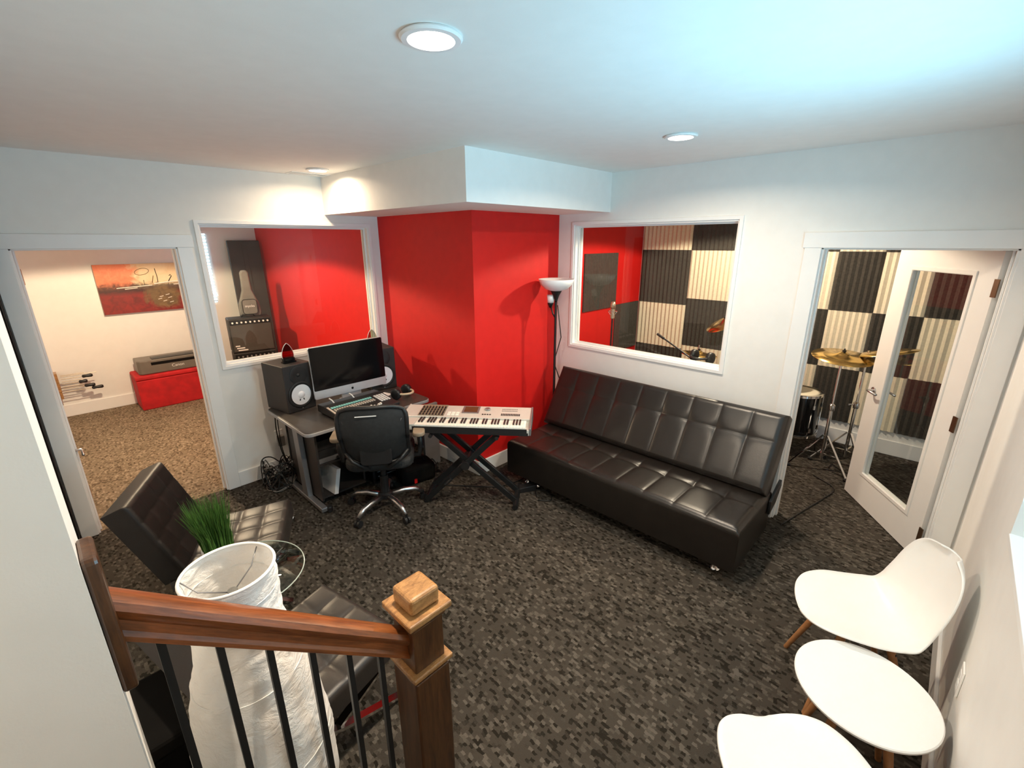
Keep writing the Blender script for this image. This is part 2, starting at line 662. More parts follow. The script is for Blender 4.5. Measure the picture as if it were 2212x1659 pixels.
struct(box('floor', 'carpet_charcoal', None, -2.2, XB + T, -0.62, YA + 0.03, -0.12, 0), 'charcoal patterned carpet of the main room')
struct(box('floor_left_room', 'carpet_tan', None, -0.9, 2.7, YA + 0.03, 7.95, -0.12, 0), 'tan patterned carpet of the room behind the left doorway')
struct(box('floor_drum_room', 'carpet_charcoal', None, XB + T, 5.85, -1.1, 3.2, -0.12, 0), 'dark carpet of the drum room')
struct(box('ceiling', 'ceiling_paint', None, -2.2, XB + T, -0.55, YA + T, H, H + 0.1))
struct(box('ceiling_left_room', 'ceiling_paint', None, -0.9, 2.7, YA + T, 7.95, 2.295, 2.4))
struct(box('ceiling_drum_room', 'ceiling_paint', None, XB + T, 5.85, -1.1, 3.2, 2.45, 2.55))

struct(holed_wall('wall_left', 'wall_paint', 'y', YA, YA + T, -0.31, XB, 0, H, [(DA0, DA1, -1, DAT), (0.985, 2.402, 1.085, 2.207)]))
struct(holed_wall('wall_right', 'wall_paint', 'x', XB, XB + T, -0.51, YA + T, 0, H, [(DB0, DB1, -1, DBT), (1.215, 2.665, 1.087, 2.207)]))
struct(holed_wall('wall_side', 'wall_paint', 'y', YC - 0.2, YC, -2.2, XB, 0, H, [(1.10, 2.18, 1.085, 2.06)]))
struct(box('wall_stair', 'wall_paint', None, -2.2, -0.044, 0.97, 1.20, 0, H))
struct(box('wall_far_left', 'wall_paint', None, -0.31, -0.175, 1.20, YA, 0, H))
struct(box('wall_back', 'wall_paint', None, -2.3, -2.2, -0.51, 1.2, 0, H))
struct(box('ceiling_soffit', 'ceiling_paint', None, SX, XB, SY, YA, HS, H), 'boxed white soffit dropping from the ceiling corner')
struct(box('wall_column', 'red_paint', None, PX, XB, PY, YA, 0, HS), 'red painted corner column under the soffit')
# left room shell
struct(box('wall_left_room_far', 'wall_paint', None, -0.9, 2.6, 7.70, 7.82, 0, 2.4))
struct(box('wall_left_room_red', 'red_paint', None, 2.50, 2.62, YA + T, 7.70, 0, 2.4), 'red wall of the room behind the left window')
struct(box('wall_left_room_side', 'wall_paint', None, -0.9, -0.78, YA + T, 7.70, 0, 2.4))
# drum room shell
XF, YR = 5.62, 3.05
wall_far = struct(box('wall_drum_room_far', 'wall_paint', None, XF, XF + T, -1.0, YR + T, 0, 2.5))
wall_red = struct(box('wall_drum_room_red', 'red_paint', None, XB + T, XF, YR, YR + T, 0, 2.5), 'red wall of the drum room')
struct(box('wall_drum_room_side', 'wall_paint', None, XB + T, XF, -1.0, -0.9, 0, 2.5))

# stairs under the camera
for k in range(9):
    struct(box('stair_step', 'carpet_charcoal', None, -2.2, 0.47 - 0.25 * k, YC, 0.97, 0.19 * k, 0.19 * (k + 1)))

# baseboards
BB = 0.135
bb = [('baseboard_left', (0.92, PX, YA - 0.016, YA)), ('baseboard_column_left', (PX - 0.016, PX, PY - 0.016, YA - 0.016)),
      ('baseboard_column_right', (PX, XB, PY - 0.016, PY)), ('baseboard_right', (XB - 0.016, XB, 0.785, PY - 0.016)),
      ('baseboard_side', (0.72, XB - 0.02, YC, YC + 0.016)), ('baseboard_left_room', (-0.78, 2.5, 7.684, 7.70)),
      ('baseboard_drum_room', (XF - 0.016, XF, -0.9, YR)), ('baseboard_far_left', (-0.175, -0.159, 1.2, YA - 0.02))]
for nm, (a, b_, c, d) in bb:
    h = 0.15 if 'room' in nm else BB
    struct(box(nm, 'trim_paint', None, a, b_, c, d, 0, h, bev=0.004))

# door casings and jambs
def cased_door(name, axis, p, t, u0, u1, top, cw, head, sgn, left_ext=None):
    """jamb lining, side casings and head casing of a doorway"""
    e = bpy.data.objects.new(name, None)
    COL.objects.link(e)
    struct(e)
    def bx(nm, a, b_, c0, c1, z0, z1, bev=0.003):
        if axis == 'y':
            return box(nm, 'trim_paint', e, a, b_, c0, c1, z0, z1, bev=bev)
        return box(nm, 'trim_paint', e, c0, c1, a, b_, z0, z1, bev=bev)
    cth = 0.018
    f0, f1 = (p - cth, p) if sgn < 0 else (p, p + cth)
    bx('jamb', u0, u0 + 0.016, p - 0.002, p + t + 0.002, 0, top)
    bx('jamb', u1 - 0.016, u1, p - 0.002, p + t + 0.002, 0, top)
    bx('jamb', u0, u1, p - 0.002, p + t + 0.002, top - 0.016, top)
    bx('door_stop', u0 + 0.016, u0 + 0.028, p + 0.05, p + 0.085, 0, top - 0.016)
    bx('door_stop', u1 - 0.028, u1 - 0.016, p + 0.05, p + 0.085, 0, top - 0.016)
    bx('casing', u0 - (left_ext if left_ext is not None else cw), u0 + 0.004, f0, f1, 0, top - 0.004)
    bx('casing', u1 - 0.004, u1 + cw, f0, f1, 0, top - 0.004)
    bx('casing', u0 - (left_ext if left_ext is not None else cw) - 0.004, u1 + cw + 0.012, f0 - 0.004 if sgn < 0 else f0, f1, top - 0.006, top + head)
    return e


door1 = cased_door('door_1', 'y', YA, T, DA0, DA1, DAT, 0.09, 0.085, -1)
door1['label'] = 'white cased doorway into the tan carpeted room'
door2 = cased_door('door_2', 'x', XB, T, DB0, DB1, DBT, 0.092, 0.09, -1)
door2['label'] = 'white cased doorway into the drum room'
# hinges and lever seen on the jamb of the left doorway
for z in (1.86, 1.03, 0.30):
    MB().box(DA0 + 0.014, DA0 + 0.022, YA + 0.090, YA + 0.118, z - 0.05, z + 0.05).tube([(DA0 + 0.024, YA + 0.118, z - 0.05), (DA0 + 0.024, YA + 0.118, z + 0.05)], 0.007, 8).build('hinge', 'brass_hinge', door1)
MB().tube([(DA0 + 0.01, YA + 0.035, 0.662), (DA0 + 0.045, YA + 0.035, 0.662), (DA0 + 0.05, YA + 0.03, 0.655), (DA0 + 0.05, YA - 0.04, 0.640)], 0.008, 8).build('lever_handle', 'satin_metal', door1, smooth=True)
# door leaf of the left doorway, swung back behind the wall
MB().box(-0.09, -0.05, YA + T + 0.01, YA + T + 0.86, 0.01, 2.02).build('door_leaf', 'door_paint', door1, bev=0.003)

# solid black strip put in for the darkness of a gap beside the left casing
struct(box('dark_gap_strip', 'black_matte', None, -0.172, -0.1385, 4.02, 4.245, 0, 2.118), 'tall narrow black strip standing in for a dark gap beside the left door casing')


def glazed(name, axis, p, sgn, u0, u1, z0, z1, label):
    """window between two rooms: trim, sash lining and pane"""
    e = bpy.data.objects.new(name, None)
    COL.objects.link(e)
    struct(e, label)
    ring('casing', 'trim_paint', e, axis, p - 0.014, p + 0.001, u0 - 0.026, u1 + 0.026, z0 - 0.026, z1 + 0.026, 0.027, bev=0.002)
    ring('reveal', 'trim_paint', e, axis, p + 0.0005, p + T, u0, u1, z0, z1, 0.012)
    ring('glazing_bead', 'trim_paint', e, axis, p + 0.045, p + 0.057, u0 + 0.012, u1 - 0.012, z0 + 0.012, z1 - 0.012, 0.014)
    ring('glazing_bead', 'trim_paint', e, axis, p + 0.068, p + 0.08, u0 + 0.012, u1 - 0.012, z0 + 0.012, z1 - 0.012, 0.014)
    if axis == 'y':
        box('pane', 'glass', e, u0 + 0.014, u1 - 0.014, p + 0.059, p + 0.066, z0 + 0.014, z1 - 0.014)
    else:
        box('pane', 'glass', e, p + 0.059, p + 0.066, u0 + 0.014, u1 - 0.014, z0 + 0.014, z1 - 0.014)
    return e


glazed('window_1', 'y', YA, -1, 0.985, 2.402, 1.085, 2.207, 'large white framed interior window looking into the left room')
glazed('window_2', 'x', XB, -1, 1.215, 2.665, 1.087, 2.207, 'large white framed interior window looking into the drum room')

# daylight window of the side wall
w3 = bpy.data.objects.new('window_3', None)
COL.objects.link(w3)
struct(w3, 'daylight window with a deep white sill in the side wall')
box('window_sill', 'trim_paint', w3, 1.10, 2.18, YC - 0.16, YC + 0.004, 1.060, 1.0855, bev=0.003)
ring('window_frame', 'trim_paint', w3, 'y', YC - 0.195, YC - 0.155, 1.10, 2.18, 1.085, 2.06, 0.05)
box('window_pane', 'glass', w3, 1.15, 2.13, YC - 0.178, YC - 0.172, 1.135, 2.01)

# window with blinds in the left room
w4 = bpy.data.objects.new('window_4', None)
COL.objects.link(w4)
struct(w4, 'bright window with white blinds in the left room')
box('window_pane', 'sky_pane', w4, 1.56, 1.845, 7.688, 7.699, 1.25, 2.19)
for k in range(21):
    z = 1.27 + k * 0.0445
    m = MB()
    m.M = Matrix.Translation((1.70, 7.672, z)) @ Matrix.Rotation(R(-28), 4, 'X')
    m.box(-0.148, 0.148, -0.017, 0.017, -0.001, 0.001)
    m.build('slat', 'trim_paint', w4)
box('head_rail', 'trim_paint', w4, 1.545, 1.855, 7.65, 7.695, 2.19, 2.225)

# ------------------------------------------------------------------ recessed ceiling lights
def can_light(loc, power, label, color=WARM, rr=0.085, group='recessed ceiling lights', spread=161, cone=None):
    t = thing('recessed_light', label, 'ceiling light', loc, 0, group)
    MB().lathe([(rr, -0.001), (rr + 0.004, -0.006), (rr - 0.002, -0.012), (rr - 0.018, -0.013), (rr - 0.022, -0.004), (rr - 0.022, -0.001)], 40).build('trim_ring', 'trim_paint', t, smooth=True, auto=40)
    MB().lathe([(0.001, -0.0075), (rr - 0.03, -0.008), (rr - 0.019, -0.004), (rr - 0.019, -0.001)], 40).build('lens', 'lens_glow', t, smooth=True)
    if cone:
        d = bpy.data.lights.new('can_lamp', 'SPOT')
        d.energy = power
        d.color = color
        d.spot_size = R(cone)
        d.spot_blend = 0.10
        d.shadow_soft_size = 0.05
        o = bpy.data.objects.new('can_lamp', d)
        COL.objects.link(o)
        o.location = (loc[0], loc[1], loc[2] - 0.07)
    else:
        area('can_lamp', (loc[0], loc[1], loc[2] - 0.016), (loc[0], loc[1], 0), power, color, 0.13, spread=spread)
    return t


can_light((0.932, 1.205, H), 28, 'recessed ceiling light nearest the stairs, largest in view')
can_light((2.655, 1.262, H), 21, 'recessed ceiling light in front of the right window wall')
can_light((1.775, 3.82, H), 8.5, 'recessed ceiling light beside the soffit above the desk', (1.0, 0.76, 0.50), spread=165)
can_light((-0.85, 0.33, H), 9, 'added unseen ceiling light above the stairs, brightening the stair wall')  # unseen lamp added to brighten the stair wall
can_light((0.75, 5.7, 2.295), 165, 'recessed ceiling light of the tan carpeted room', (1.0, 0.77, 0.50), cone=158)
can_light((4.45, 1.55, 2.45), 120, 'recessed ceiling light of the drum room', (1.0, 0.83, 0.62), cone=156)

# ceiling vent beside the third light
v = thing('ceiling_vent', 'white slotted air vent in the ceiling beside the soffit', 'vent', (1.83, 4.13, H))
ring('vent_frame', 'trim_paint', v, 'y', -0.005, 0.0, -0.16, 0.16, -0.07, 0.07, 0.018).matrix_local = Matrix.Rotation(R(90), 4, 'X')
for k in range(5):
    m = MB()
    m.M = Matrix.Translation((0, -0.044 + k * 0.022, -0.004)) @ Matrix.Rotation(R(35), 4, 'X')
    m.box(-0.143, 0.143, -0.009, 0.009, -0.0007, 0.0007).build('slat', 'trim_paint', v)

# ------------------------------------------------------------------ acoustic foam of the drum room
TILE = {}


def foam_mesh(wd, ht, mat, horiz=False, teeth=12, depth=0.028):
    key = (round(wd, 3), round(ht, 3), mat, horiz)
    if key in TILE:
        return TILE[key]
    L, E_ = (ht, wd) if horiz else (wd, ht)
    poly = [(0, 0)]
    n = max(6, round(L / 0.052))
    for k in range(n):
        poly += [(L * k / n + 0.002, 0.014), (L * (k + 0.5) / n, depth)]
    poly += [(L - 0.002, 0.014), (L, 0)]
    m = MB()
    if horiz:
        m.add(*_foam(poly, E_, True))
    else:
        m.add(*_foam(poly, E_, False))
    me = bpy.data.meshes.new('foam_tile')
    me.from_pydata(m.v, [], m.f)
    me.materials.append(MATS[mat])
    TILE[key] = me
    return me


def _foam(poly, E_, horiz):
    n = len(poly)
    vs = []
    for e in (0, E_):
        for l, d in poly:
            vs.append((e, -d, l) if horiz else (l, -d, e))
    fs = [tuple(range(n)), tuple(range(2 * n - 1, n - 1, -1))]
    for k in range(n):
        k2 = (k + 1) % n
        fs.append((k, n + k, n + k2, k2))
    return vs, fs


def foam(parent, wall, a, b_, z0, z1, dark, horiz=False):
    """one tile on the far wall (wall='x', a>b along y) or on the red wall (wall='y')"""
    me = foam_mesh(abs(a - b_) - 0.004, z1 - z0 - 0.004, 'foam_dark' if dark else 'foam_cream', horiz)
    o = bpy.data.objects.new('foam_tile', me)
    COL.objects.link(o)
    o.parent = parent
    if wall == 'x':
        o.location = (XF, max(a, b_), z0)
        o.rotation_euler = (0, 0, R(-90))
    else:
        o.location = (min(a, b_), YR, z0)
    return o


cols = [3.035, 2.392, 1.84, 1.37, 0.905, 0.54, 0.162, -0.21, -0.58]
rows = [(0.24, 0.80), (0.80, 1.385), (1.385, 1.955), (1.955, 2.44)]
rows_l = [(0.18, 0.745), (0.745, 1.30), (1.30, 1.955), (1.955, 2.44)]
for i in range(len(cols) - 1):
    for j in range(4):
        z0, z1 = (rows_l if i == 0 else rows)[j]
        dark = (i + j) % 2 == 0
        foam(wall_far, 'x', cols[i], cols[i + 1], z0, z1, dark, horiz=(j == 2 and not dark) and i == 0)
foam(wall_red, 'y', 4.33, 5.03, 1.285, 1.932, True)
foam(wall_red, 'y', 5.03, 5.60, 0.70, 1.305, True)

# ------------------------------------------------------------------ glazed door leaf of the drum room
ang = math.atan2(0.312 + 0.2, 4.493 - 3.735)
lf = thing('glass_door', 'open white door with tall glass pane leading to the drum room', 'door', (3.768, -0.185, 0), ang)
LW = 0.90
m = holed_wall('door_leaf', 'door_paint', 'y', 0.0, 0.04, 0, LW, 0.012, 2.0, [(0.165, 0.72, 0.26, 1.865)])
m.parent = lf
box('pane', 'glass', lf, 0.165, 0.72, 0.016, 0.024, 0.26, 1.865)
ring('glazing_bead', 'door_paint', lf, 'y', -0.006, 0.014, 0.143, 0.742, 0.238, 1.887, 0.03, bev=0.004)
ring('glazing_bead', 'door_paint', lf, 'y', 0.026, 0.046, 0.143, 0.742, 0.238, 1.887, 0.03, bev=0.004)
for s, y in ((1, 0.04), (-1, 0.0)):
    lv = MB()
    lv.M = Matrix.Translation((0.825, y, 0.93)) @ Matrix.Rotation(R(-90 * s), 4, 'X')
    lv.lathe([(0.027, 0.0), (0.027, 0.008), (0.012, 0.010), (0.010, 0.045)], 20)
    h = lv.build('lever_handle', 'satin_metal', lf, smooth=True, auto=40)
    MB().tube([(0.825, y + s * 0.045, 0.93), (0.80, y + s * 0.048, 0.93), (0.71, y + s * 0.045, 0.928)], 0.009, 8).build('lever', 'satin_metal', h, smooth=True)
for z in (0.19, 0.98, 1.80):
    MB().box(-0.004, 0.026, -0.003, 0.001, z - 0.05, z + 0.05).tube([(-0.004, -0.006, z - 0.05), (-0.004, -0.006, z + 0.05)], 0.008, 8).build('hinge', 'bronze', lf)
    MB().box(-0.024, 0.010, 0.040, 0.046, z - 0.05, z + 0.05).build('hinge', 'bronze', lf)

# ------------------------------------------------------------------ soft upholstery
def tufted(Lu, Lv, Tk, su, sv, groove=0.005, button=0.012, er=0.035, per=9, gw=0.007, puff=0.002):
    """cushion with seams at su, sv (positions), buttons at their crossings; z up, base at 0"""
    def samples(L, seams):
        edges = [0] + sorted(seams) + [L]
        out = []
        for a, b_ in zip(edges[:-1], edges[1:]):
            n = per
            for k in range(n):
                t = k / n
                t = 0.5 - 0.5 * math.cos(math.pi * t) if True else t
                out.append(a + (b_ - a) * t)
        out.append(L)
        for e in (er * 0.12, er * 0.4, er * 0.8):
            out += [e, L - e]
        out = sorted(set(round(x, 5) for x in out))
        return out
    U, Vv = samples(Lu, su), samples(Lv, sv)
    vs, fs = [], []
    for v_ in Vv:
        for u in U:
            d = min(u, Lu - u, v_, Lv - v_)
            e = max(0.0, er - d)
            z = Tk - (er - math.sqrt(max(0, er * er - e * e)))
            g = 0.0
            du = min([abs(u - s) for s in su] or [9])
            dv = min([abs(v_ - s) for s in sv] or [9])
            g += groove * math.exp(-(du / gw) ** 2)
            g += groove * math.exp(-(dv / gw) ** 2)
            g = min(g, groove * 1.3)
            g += button * math.exp(-(du * du + dv * dv) / (0.035 ** 2))
            fade = min(1.0, d / er)
            g *= fade
            z -= g
            z += puff * fade * min(1, du / 0.05) * min(1, dv / 0.05)
            vs.append((u, v_, z))
    nu, nv = len(U), len(Vv)
    for j in range(nv - 1):
        for i in range(nu - 1):
            fs.append((j * nu + i, j * nu + i + 1, (j + 1) * nu + i + 1, (j + 1) * nu + i))
    loop = [i for i in range(nu)] + [j * nu + nu - 1 for j in range(1, nv)] + [(nv - 1) * nu + i for i in range(nu - 2, -1, -1)] + [j * nu for j in range(nv - 2, 0, -1)]
    off = len(vs)
    for k in loop:
        vs.append((vs[k][0], vs[k][1], 0.0))
    n = len(loop)
    for k in range(n):
        k2 = (k + 1) % n
        fs.append((loop[k2], loop[k], off + k, off + k2))
    fs.append(tuple(off + k for k in range(n)))
    return vs, fs


def tuft_obj(name, mat, parent, M, *a, **k):
    m = MB()
    m.M = M
    m.add(*tufted(*a, **k))
    return m.build(name, mat, parent, smooth=True, auto=65)


def axes(o, ux, uy, uz):
    M = Matrix((Vector(ux), Vector(uy), Vector(uz))).transposed().to_4x4()
    M.translation = Vector(o)
    return M


# ------------------------------------------------------------------ sofa bed
sofa = thing('sofa', 'black leather tufted sofa bed along the wall under the right window', 'sofa', (2.98, 1.60, 0))
SL = 1.93
sv8 = [SL * k / 9 for k in range(1, 9)]
# seat: u along +y, v along +x
tuft_obj('seat', 'leather', sofa, axes((-0.38, SL / 2, 0.115), (0, -1, 0), (1, 0, 0), (0, 0, 1)), SL, 0.66, 0.305, sv8, [0.35], er=0.05, groove=0.004, puff=0.001)
ta = R(60)
bd = Vector((math.cos(ta), 0, math.sin(ta)))
nn = Vector((-math.sin(ta), 0, math.cos(ta)))
tuft_obj('backrest', 'leather', sofa, axes(Vector((0.235, SL / 2 + 0.02, 0.365)), (0, -1, 0), bd, nn), SL + 0.01, 0.575, 0.15, [s + 0.01 for s in sv8], [0.365], er=0.05, groove=0.0035, puff=0.0008, button=0.010)
for sy_ in (-1, 1):
    for x in (-0.26, 0.2):
        MB().lathe([(0.032, 0), (0.032, 0.01), (0.022, 0.02), (0.018, 0.06), (0.018, 0.125)], 16, (x, sy_ * 0.82, 0)).build('leg', 'chrome', sofa, smooth=True, auto=40)
    MB().prism([(0.20, 0.26), (0.33, 0.30), (0.42, 0.40), (0.40, 0.45), (0.34, 0.43), (0.20, 0.36)], sy_ * 0.966, sy_ * 0.985, 'y').build('hinge', 'black_plastic', sofa, bev=0.004)
box('base_frame', 'black_matte', sofa, -0.34, 0.25, -0.93, 0.93, 0.09, 0.13)

# ------------------------------------------------------------------ desk
desk = thing('desk', 'dark grey studio desk with silver edging and steel C-shaped legs', 'desk', (1.72, 3.62, 0))
top = rrect(-0.55, 0.56, -0.40, 0.40, 0.05)
MB().prism(top, 0.689, 0.7205).build('desk_top', 'desk_laminate', desk, bev=0.003)
MB().prism(rrect(-0.557, 0.567, -0.407, 0.407, 0.055), 0.688, 0.715).build('edging', 'desk_edging', desk, bev=0.006)
for sx_ in (-1, 1):
    x = -0.47 if sx_ < 0 else 0.50
    box('foot', 'grey_steel', desk, x - 0.035, x + 0.015, -0.36, 0.37, 0.018, 0.055, bev=0.006)
    MB().prism([(-0.10, 0.05), (0.00, 0.05), (0.04, 0.69), (-0.06, 0.69)], x - 0.03, x + 0.012, 'x').build('leg', 'grey_steel', desk, bev=0.005)
    for yy in (-0.33, 0.34):
        MB().lathe([(0.018, 0), (0.018, 0.008), (0.008, 0.012), (0.008, 0.02)], 12, (x - 0.01, yy, 0)).build('levelling_foot', 'chrome', desk)
    MB().lathe([(0.02, 0), (0.024, 0.01), (0.024, 0.04), (0.02, 0.05)], 12, (x + 0.03, -0.355, 0.005)).build('end_cap', 'black_plastic', desk)
box('modesty_panel', 'desk_panel', desk, -0.46, 0.48, 0.28, 0.298, 0.25, 0.69)
box('side_panel', 'desk_panel', desk, -0.452, -0.436, -0.27, 0.28, 0.06, 0.69)
box('side_panel', 'black_plastic', desk, -0.06, -0.044, -0.22, 0.28, 0.08, 0.69)
box('shelf', 'desk_panel', desk, -0.436, -0.06, -0.25, 0.28, 0.07, 0.085)
box('shelf', 'desk_panel', desk, -0.436, -0.06, -0.22, 0.28, 0.34, 0.355)

# rack gear inside the desk
def rack(z0, z1, label, name='rack_unit', face='black_plastic', dots=True):
    t = thing(name, label, 'audio gear', (1.475, 3.44, z0), 0, 'rack gear under the desk')
    h = z1 - z0
    box('body', 'black_plastic', t, -0.185, 0.185, -0.02, 0.32, 0, h, bev=0.003)
    box('faceplate', face, t, -0.187, 0.187, -0.026, -0.018, 0.002, h - 0.002)
    if dots:
        for k in range(5):
            MB().tube([(-0.02 + k * 0.035, -0.03, h * 0.5), (-0.02 + k * 0.035, -0.042, h * 0.5)], 0.008 if k else 0.014, 10).build('knob', 'print_white' if k % 2 else 'chrome', t)


rack(0.356, 0.40, 'silver faced rack unit on the desk shelf, lowest of three', face='grey_steel')
rack(0.402, 0.47, 'black rack unit with a round chrome dial, middle of three')
rack(0.472, 0.55, 'plain black rack unit, topmost of three under the desk', dots=False)
t = thing('paper_stack', 'white papers standing in the bottom of the desk cabinet', 'papers', (1.36, 3.46, 0.0855), R(4))
m = MB()
m.M = Matrix.Rotation(R(12), 4, 'Y')
m.box(-0.004, 0.03, -0.12, 0.2, 0.004, 0.22).build('paper_sheets', 'paper', t)
t = thing('computer_tower', 'black computer tower lying under the middle of the desk', 'computer', (1.95, 3.60, 0))
box('case', 'black_plastic', t, -0.20, 0.20, -0.20, 0.22, 0.0, 0.22, bev=0.01)
box('front_panel', 'black_gloss', t, -0.18, 0.18, -0.207, -0.2, 0.02, 0.2)
for k in range(3):
    box('drive_slot', 'grey_steel', t, -0.16, 0.10, -0.211, -0.206, 0.06 + k * 0.045, 0.068 + k * 0.045)

# ------------------------------------------------------------------ studio monitors and computer screen
def monitor_speaker(loc, rz, label):
    t = thing('studio_monitor_speaker', label, 'speaker', loc, rz, 'studio monitor speakers on the desk')
    box('cabinet', 'speaker_body', t, -0.125, 0.125, -0.15, 0.165, 0.0, 0.395, bev=0.006)
    def disc(nm, mat, z, prof, par=t):
        m = MB()
        m.M = Matrix.Translation((0, -0.150, z)) @ Matrix.Rotation(R(90), 4, 'X')
        return m.lathe(prof, 40).build(nm, mat, par, smooth=True, auto=50)
    disc('woofer_ring', 'rubber', 0.138, [(0.112, -0.004), (0.112, 0.006), (0.104, 0.010), (0.094, 0.010), (0.088, 0.004), (0.088, -0.004)])
    c = disc('woofer_cone', 'cone_white', 0.138, [(0.086, 0.008), (0.082, 0.007), (0.034, 0.0035), (0.033, 0.003), (0.032, 0.006), (0.026, 0.013), (0.014, 0.018), (0.001, 0.019)])
    for sx_ in (-1, 1):
        MB().tube([(sx_ * 0.014, -0.158, 0.105), (sx_ * 0.019, -0.158, 0.090)], 0.0045, 8).build('cone_tab', 'black_plastic', c)
    w_ = disc('tweeter_waveguide', 'black_plastic', 0.305, [(0.075, -0.002), (0.075, 0.003), (0.066, 0.005), (0.028, 0.001), (0.018, 0.0005)])
    disc('tweeter_dome', 'rubber', 0.305, [(0.016, 0.0015), (0.012, 0.007), (0.001, 0.010)], w_)
    m = MB()
    m.M = Matrix.Translation((0, -0.1502, 0.022)) @ Matrix.Rotation(R(90), 4, 'X')
    m.lathe([(0.006, 0), (0.006, 0.002)], 14).build('logo_badge', 'satin_metal', t)
    return t


monitor_speaker((1.345, 3.905, 0.7215), R(10), 'black studio speaker with white cone at the screen\'s window side')
monitor_speaker((2.165, 3.90, 0.7215), R(-8), 'black studio speaker with white cone beside the red column')

imac = thing('desktop_computer', 'silver all-in-one computer with a black screen on the desk', 'computer', (1.80, 3.705, 0.7215), R(-1))
SWD, SZ0, SZ1 = 0.335, 0.072, 0.515
m = MB()
m.M = Matrix.Translation((0, 0, 0)) @ Matrix.Rotation(R(-3), 4, 'X')
m.prism([(x, z) for x, z in rrect(-SWD, SWD, SZ0, SZ1, 0.012)], -0.006, 0.016, 'y')
hs = m.build('housing', 'aluminium', imac, bev=0.002)
m = MB()
m.M = Matrix.Rotation(R(-3), 4, 'X')
m.prism([(x, z) for x, z in rrect(-SWD + 0.002, SWD - 0.002, SZ0 + 0.073, SZ1 - 0.002, 0.010)], -0.0085, -0.0055, 'y').build('screen', 'black_gloss', imac)
m = MB()
m.M = Matrix.Rotation(R(-3), 4, 'X')
lg = [(0.011 * math.cos(R(a)) * (1 - 0.10 * max(0, math.cos(R(a)))), 0.012 * math.sin(R(a)) - (0.003 if abs(a - 90) < 25 else 0) + (0.0015 if abs(a - 270) < 18 else 0)) for a in range(0, 360, 15)]
m.prism([(x, z + SZ0 + 0.034) for x, z in lg], -0.0072, -0.0058, 'y')
m.prism([(0.001, SZ0 + 0.048), (0.006, SZ0 + 0.0535), (0.0055, SZ0 + 0.049)], -0.0072, -0.0058, 'y')
m.build('logo', 'black_gloss', imac)
MB().prism([(-0.01, 0.01), (0.07, 0.008), (0.05, 0.012), (0.03, 0.06), (0.02, 0.22), (0.012, 0.22), (0.012, 0.05), (-0.01, 0.0)][:0] or [(-0.07, 0.0), (0.10, 0.0), (0.10, 0.008), (0.045, 0.012), (0.028, 0.25), (0.016, 0.25), (0.025, 0.012), (-0.07, 0.008)], -0.09, 0.09, 'x').build('stand', 'aluminium', imac, bev=0.002)

# glass award plaques standing on the speakers
def plaque(loc, rz, mat, label, h, wd):
    t = thing('award_plaque', label, 'award', loc, rz, 'pointed glass plaques on the speakers')
    n = 9
    pts = []
    for k in range(n + 1):
        s = k / n
        pts.append((wd / 2 * (1 - s ** 2.2) ** 0.75 * (0.90 + 0.1 * min(1, s * 4)), 0.035 + h * s))
    poly = pts + [(-x, z) for x, z in reversed(pts[:-1])]
    MB().prism(poly, -0.004, 0.004, 'y').build('glass_blade', mat, t, bev=0.001)
    rim = MB()
    rim.tube([(-x, 0, z) for x, z in pts] + [(x, 0, z) for x, z in reversed(pts[:-1])], 0.0028, 6)
    rim.build('bright_edge', 'print_white', t, smooth=True)
    MB().prism([(x, y) for x, y in rrect(-wd * 0.55, wd * 0.55, -0.03, 0.03, 0.012)], 0.0, 0.012).build('foot', 'black_gloss', t, bev=0.002)
    MB().prism([(x, y) for x, y in rrect(-wd * 0.48, wd * 0.48, -0.022, 0.022, 0.01)], 0.012, 0.038).build('base', 'black_gloss', t, bev=0.002)
    return t


plaque((1.355, 3.87, 1.1175), R(6), 'red_glass', 'dark red pointed glass plaque with pale rim on the window-side speaker', 0.125, 0.10)
plaque((2.16, 3.93, 1.1175), R(-4), 'smoke_glass', 'smoky pointed glass plaque behind the computer screen', 0.125, 0.10)

# ------------------------------------------------------------------ mixing surface
mix = thing('mixing_console', 'black mixing console with faders and lit teal buttons on the desk', 'mixer', (1.70, 3.415, 0.7215), R(2))
MB().prism([(-0.195, 0.012), (0.195, 0.012), (0.195, 0.072), (0.10, 0.078), (-0.195, 0.042)], -0.265, 0.265, 'x').build('chassis', 'black_plastic', mix, bev=0.004)
sl = math.atan2(0.036, 0.295)
def on_mix(m):
    m.M = Matrix.Translation((0, -0.195, 0.042)) @ Matrix.Rotation(sl, 4, 'X')
    return m
for sx_ in (-1, 1):
    for sy_ in (-1, 1):
        MB().lathe([(0.015, 0), (0.015, 0.014)], 12, (sx_ * 0.23, sy_ * 0.16, 0)).build('foot', 'rubber', mix)
fd, sl_, bt, bt2 = on_mix(MB()), on_mix(MB()), on_mix(MB()), on_mix(MB())
for k in range(17):
    x = -0.225 + k * 0.0215
    sl_.box(x - 0.0015, x + 0.0015, 0.03, 0.13, -0.002, 0.001)
    y = 0.045 + 0.015 * math.sin(k * 1.7)
    fd.box(x - 0.0065, x + 0.0065, y - 0.010, y + 0.010, 0.001, 0.013)
    bt.box(x - 0.0085, x + 0.0085, 0.205, 0.232, 0.0005, 0.004)
    bt2.box(x - 0.007, x + 0.007, 0.168, 0.182, 0.0005, 0.006)
    bt2.box(x - 0.007, x + 0.007, 0.145, 0.157, 0.0005, 0.006)
stuff(sl_.build('fader_slots', 'rubber', mix))
stuff(fd.build('fader_caps', 'ivory', mix))
stuff(bt.build('display_strip', 'mixer_teal', mix))
stuff(bt2.build('channel_buttons', 'mixer_beige', mix))
bt = on_mix(MB())
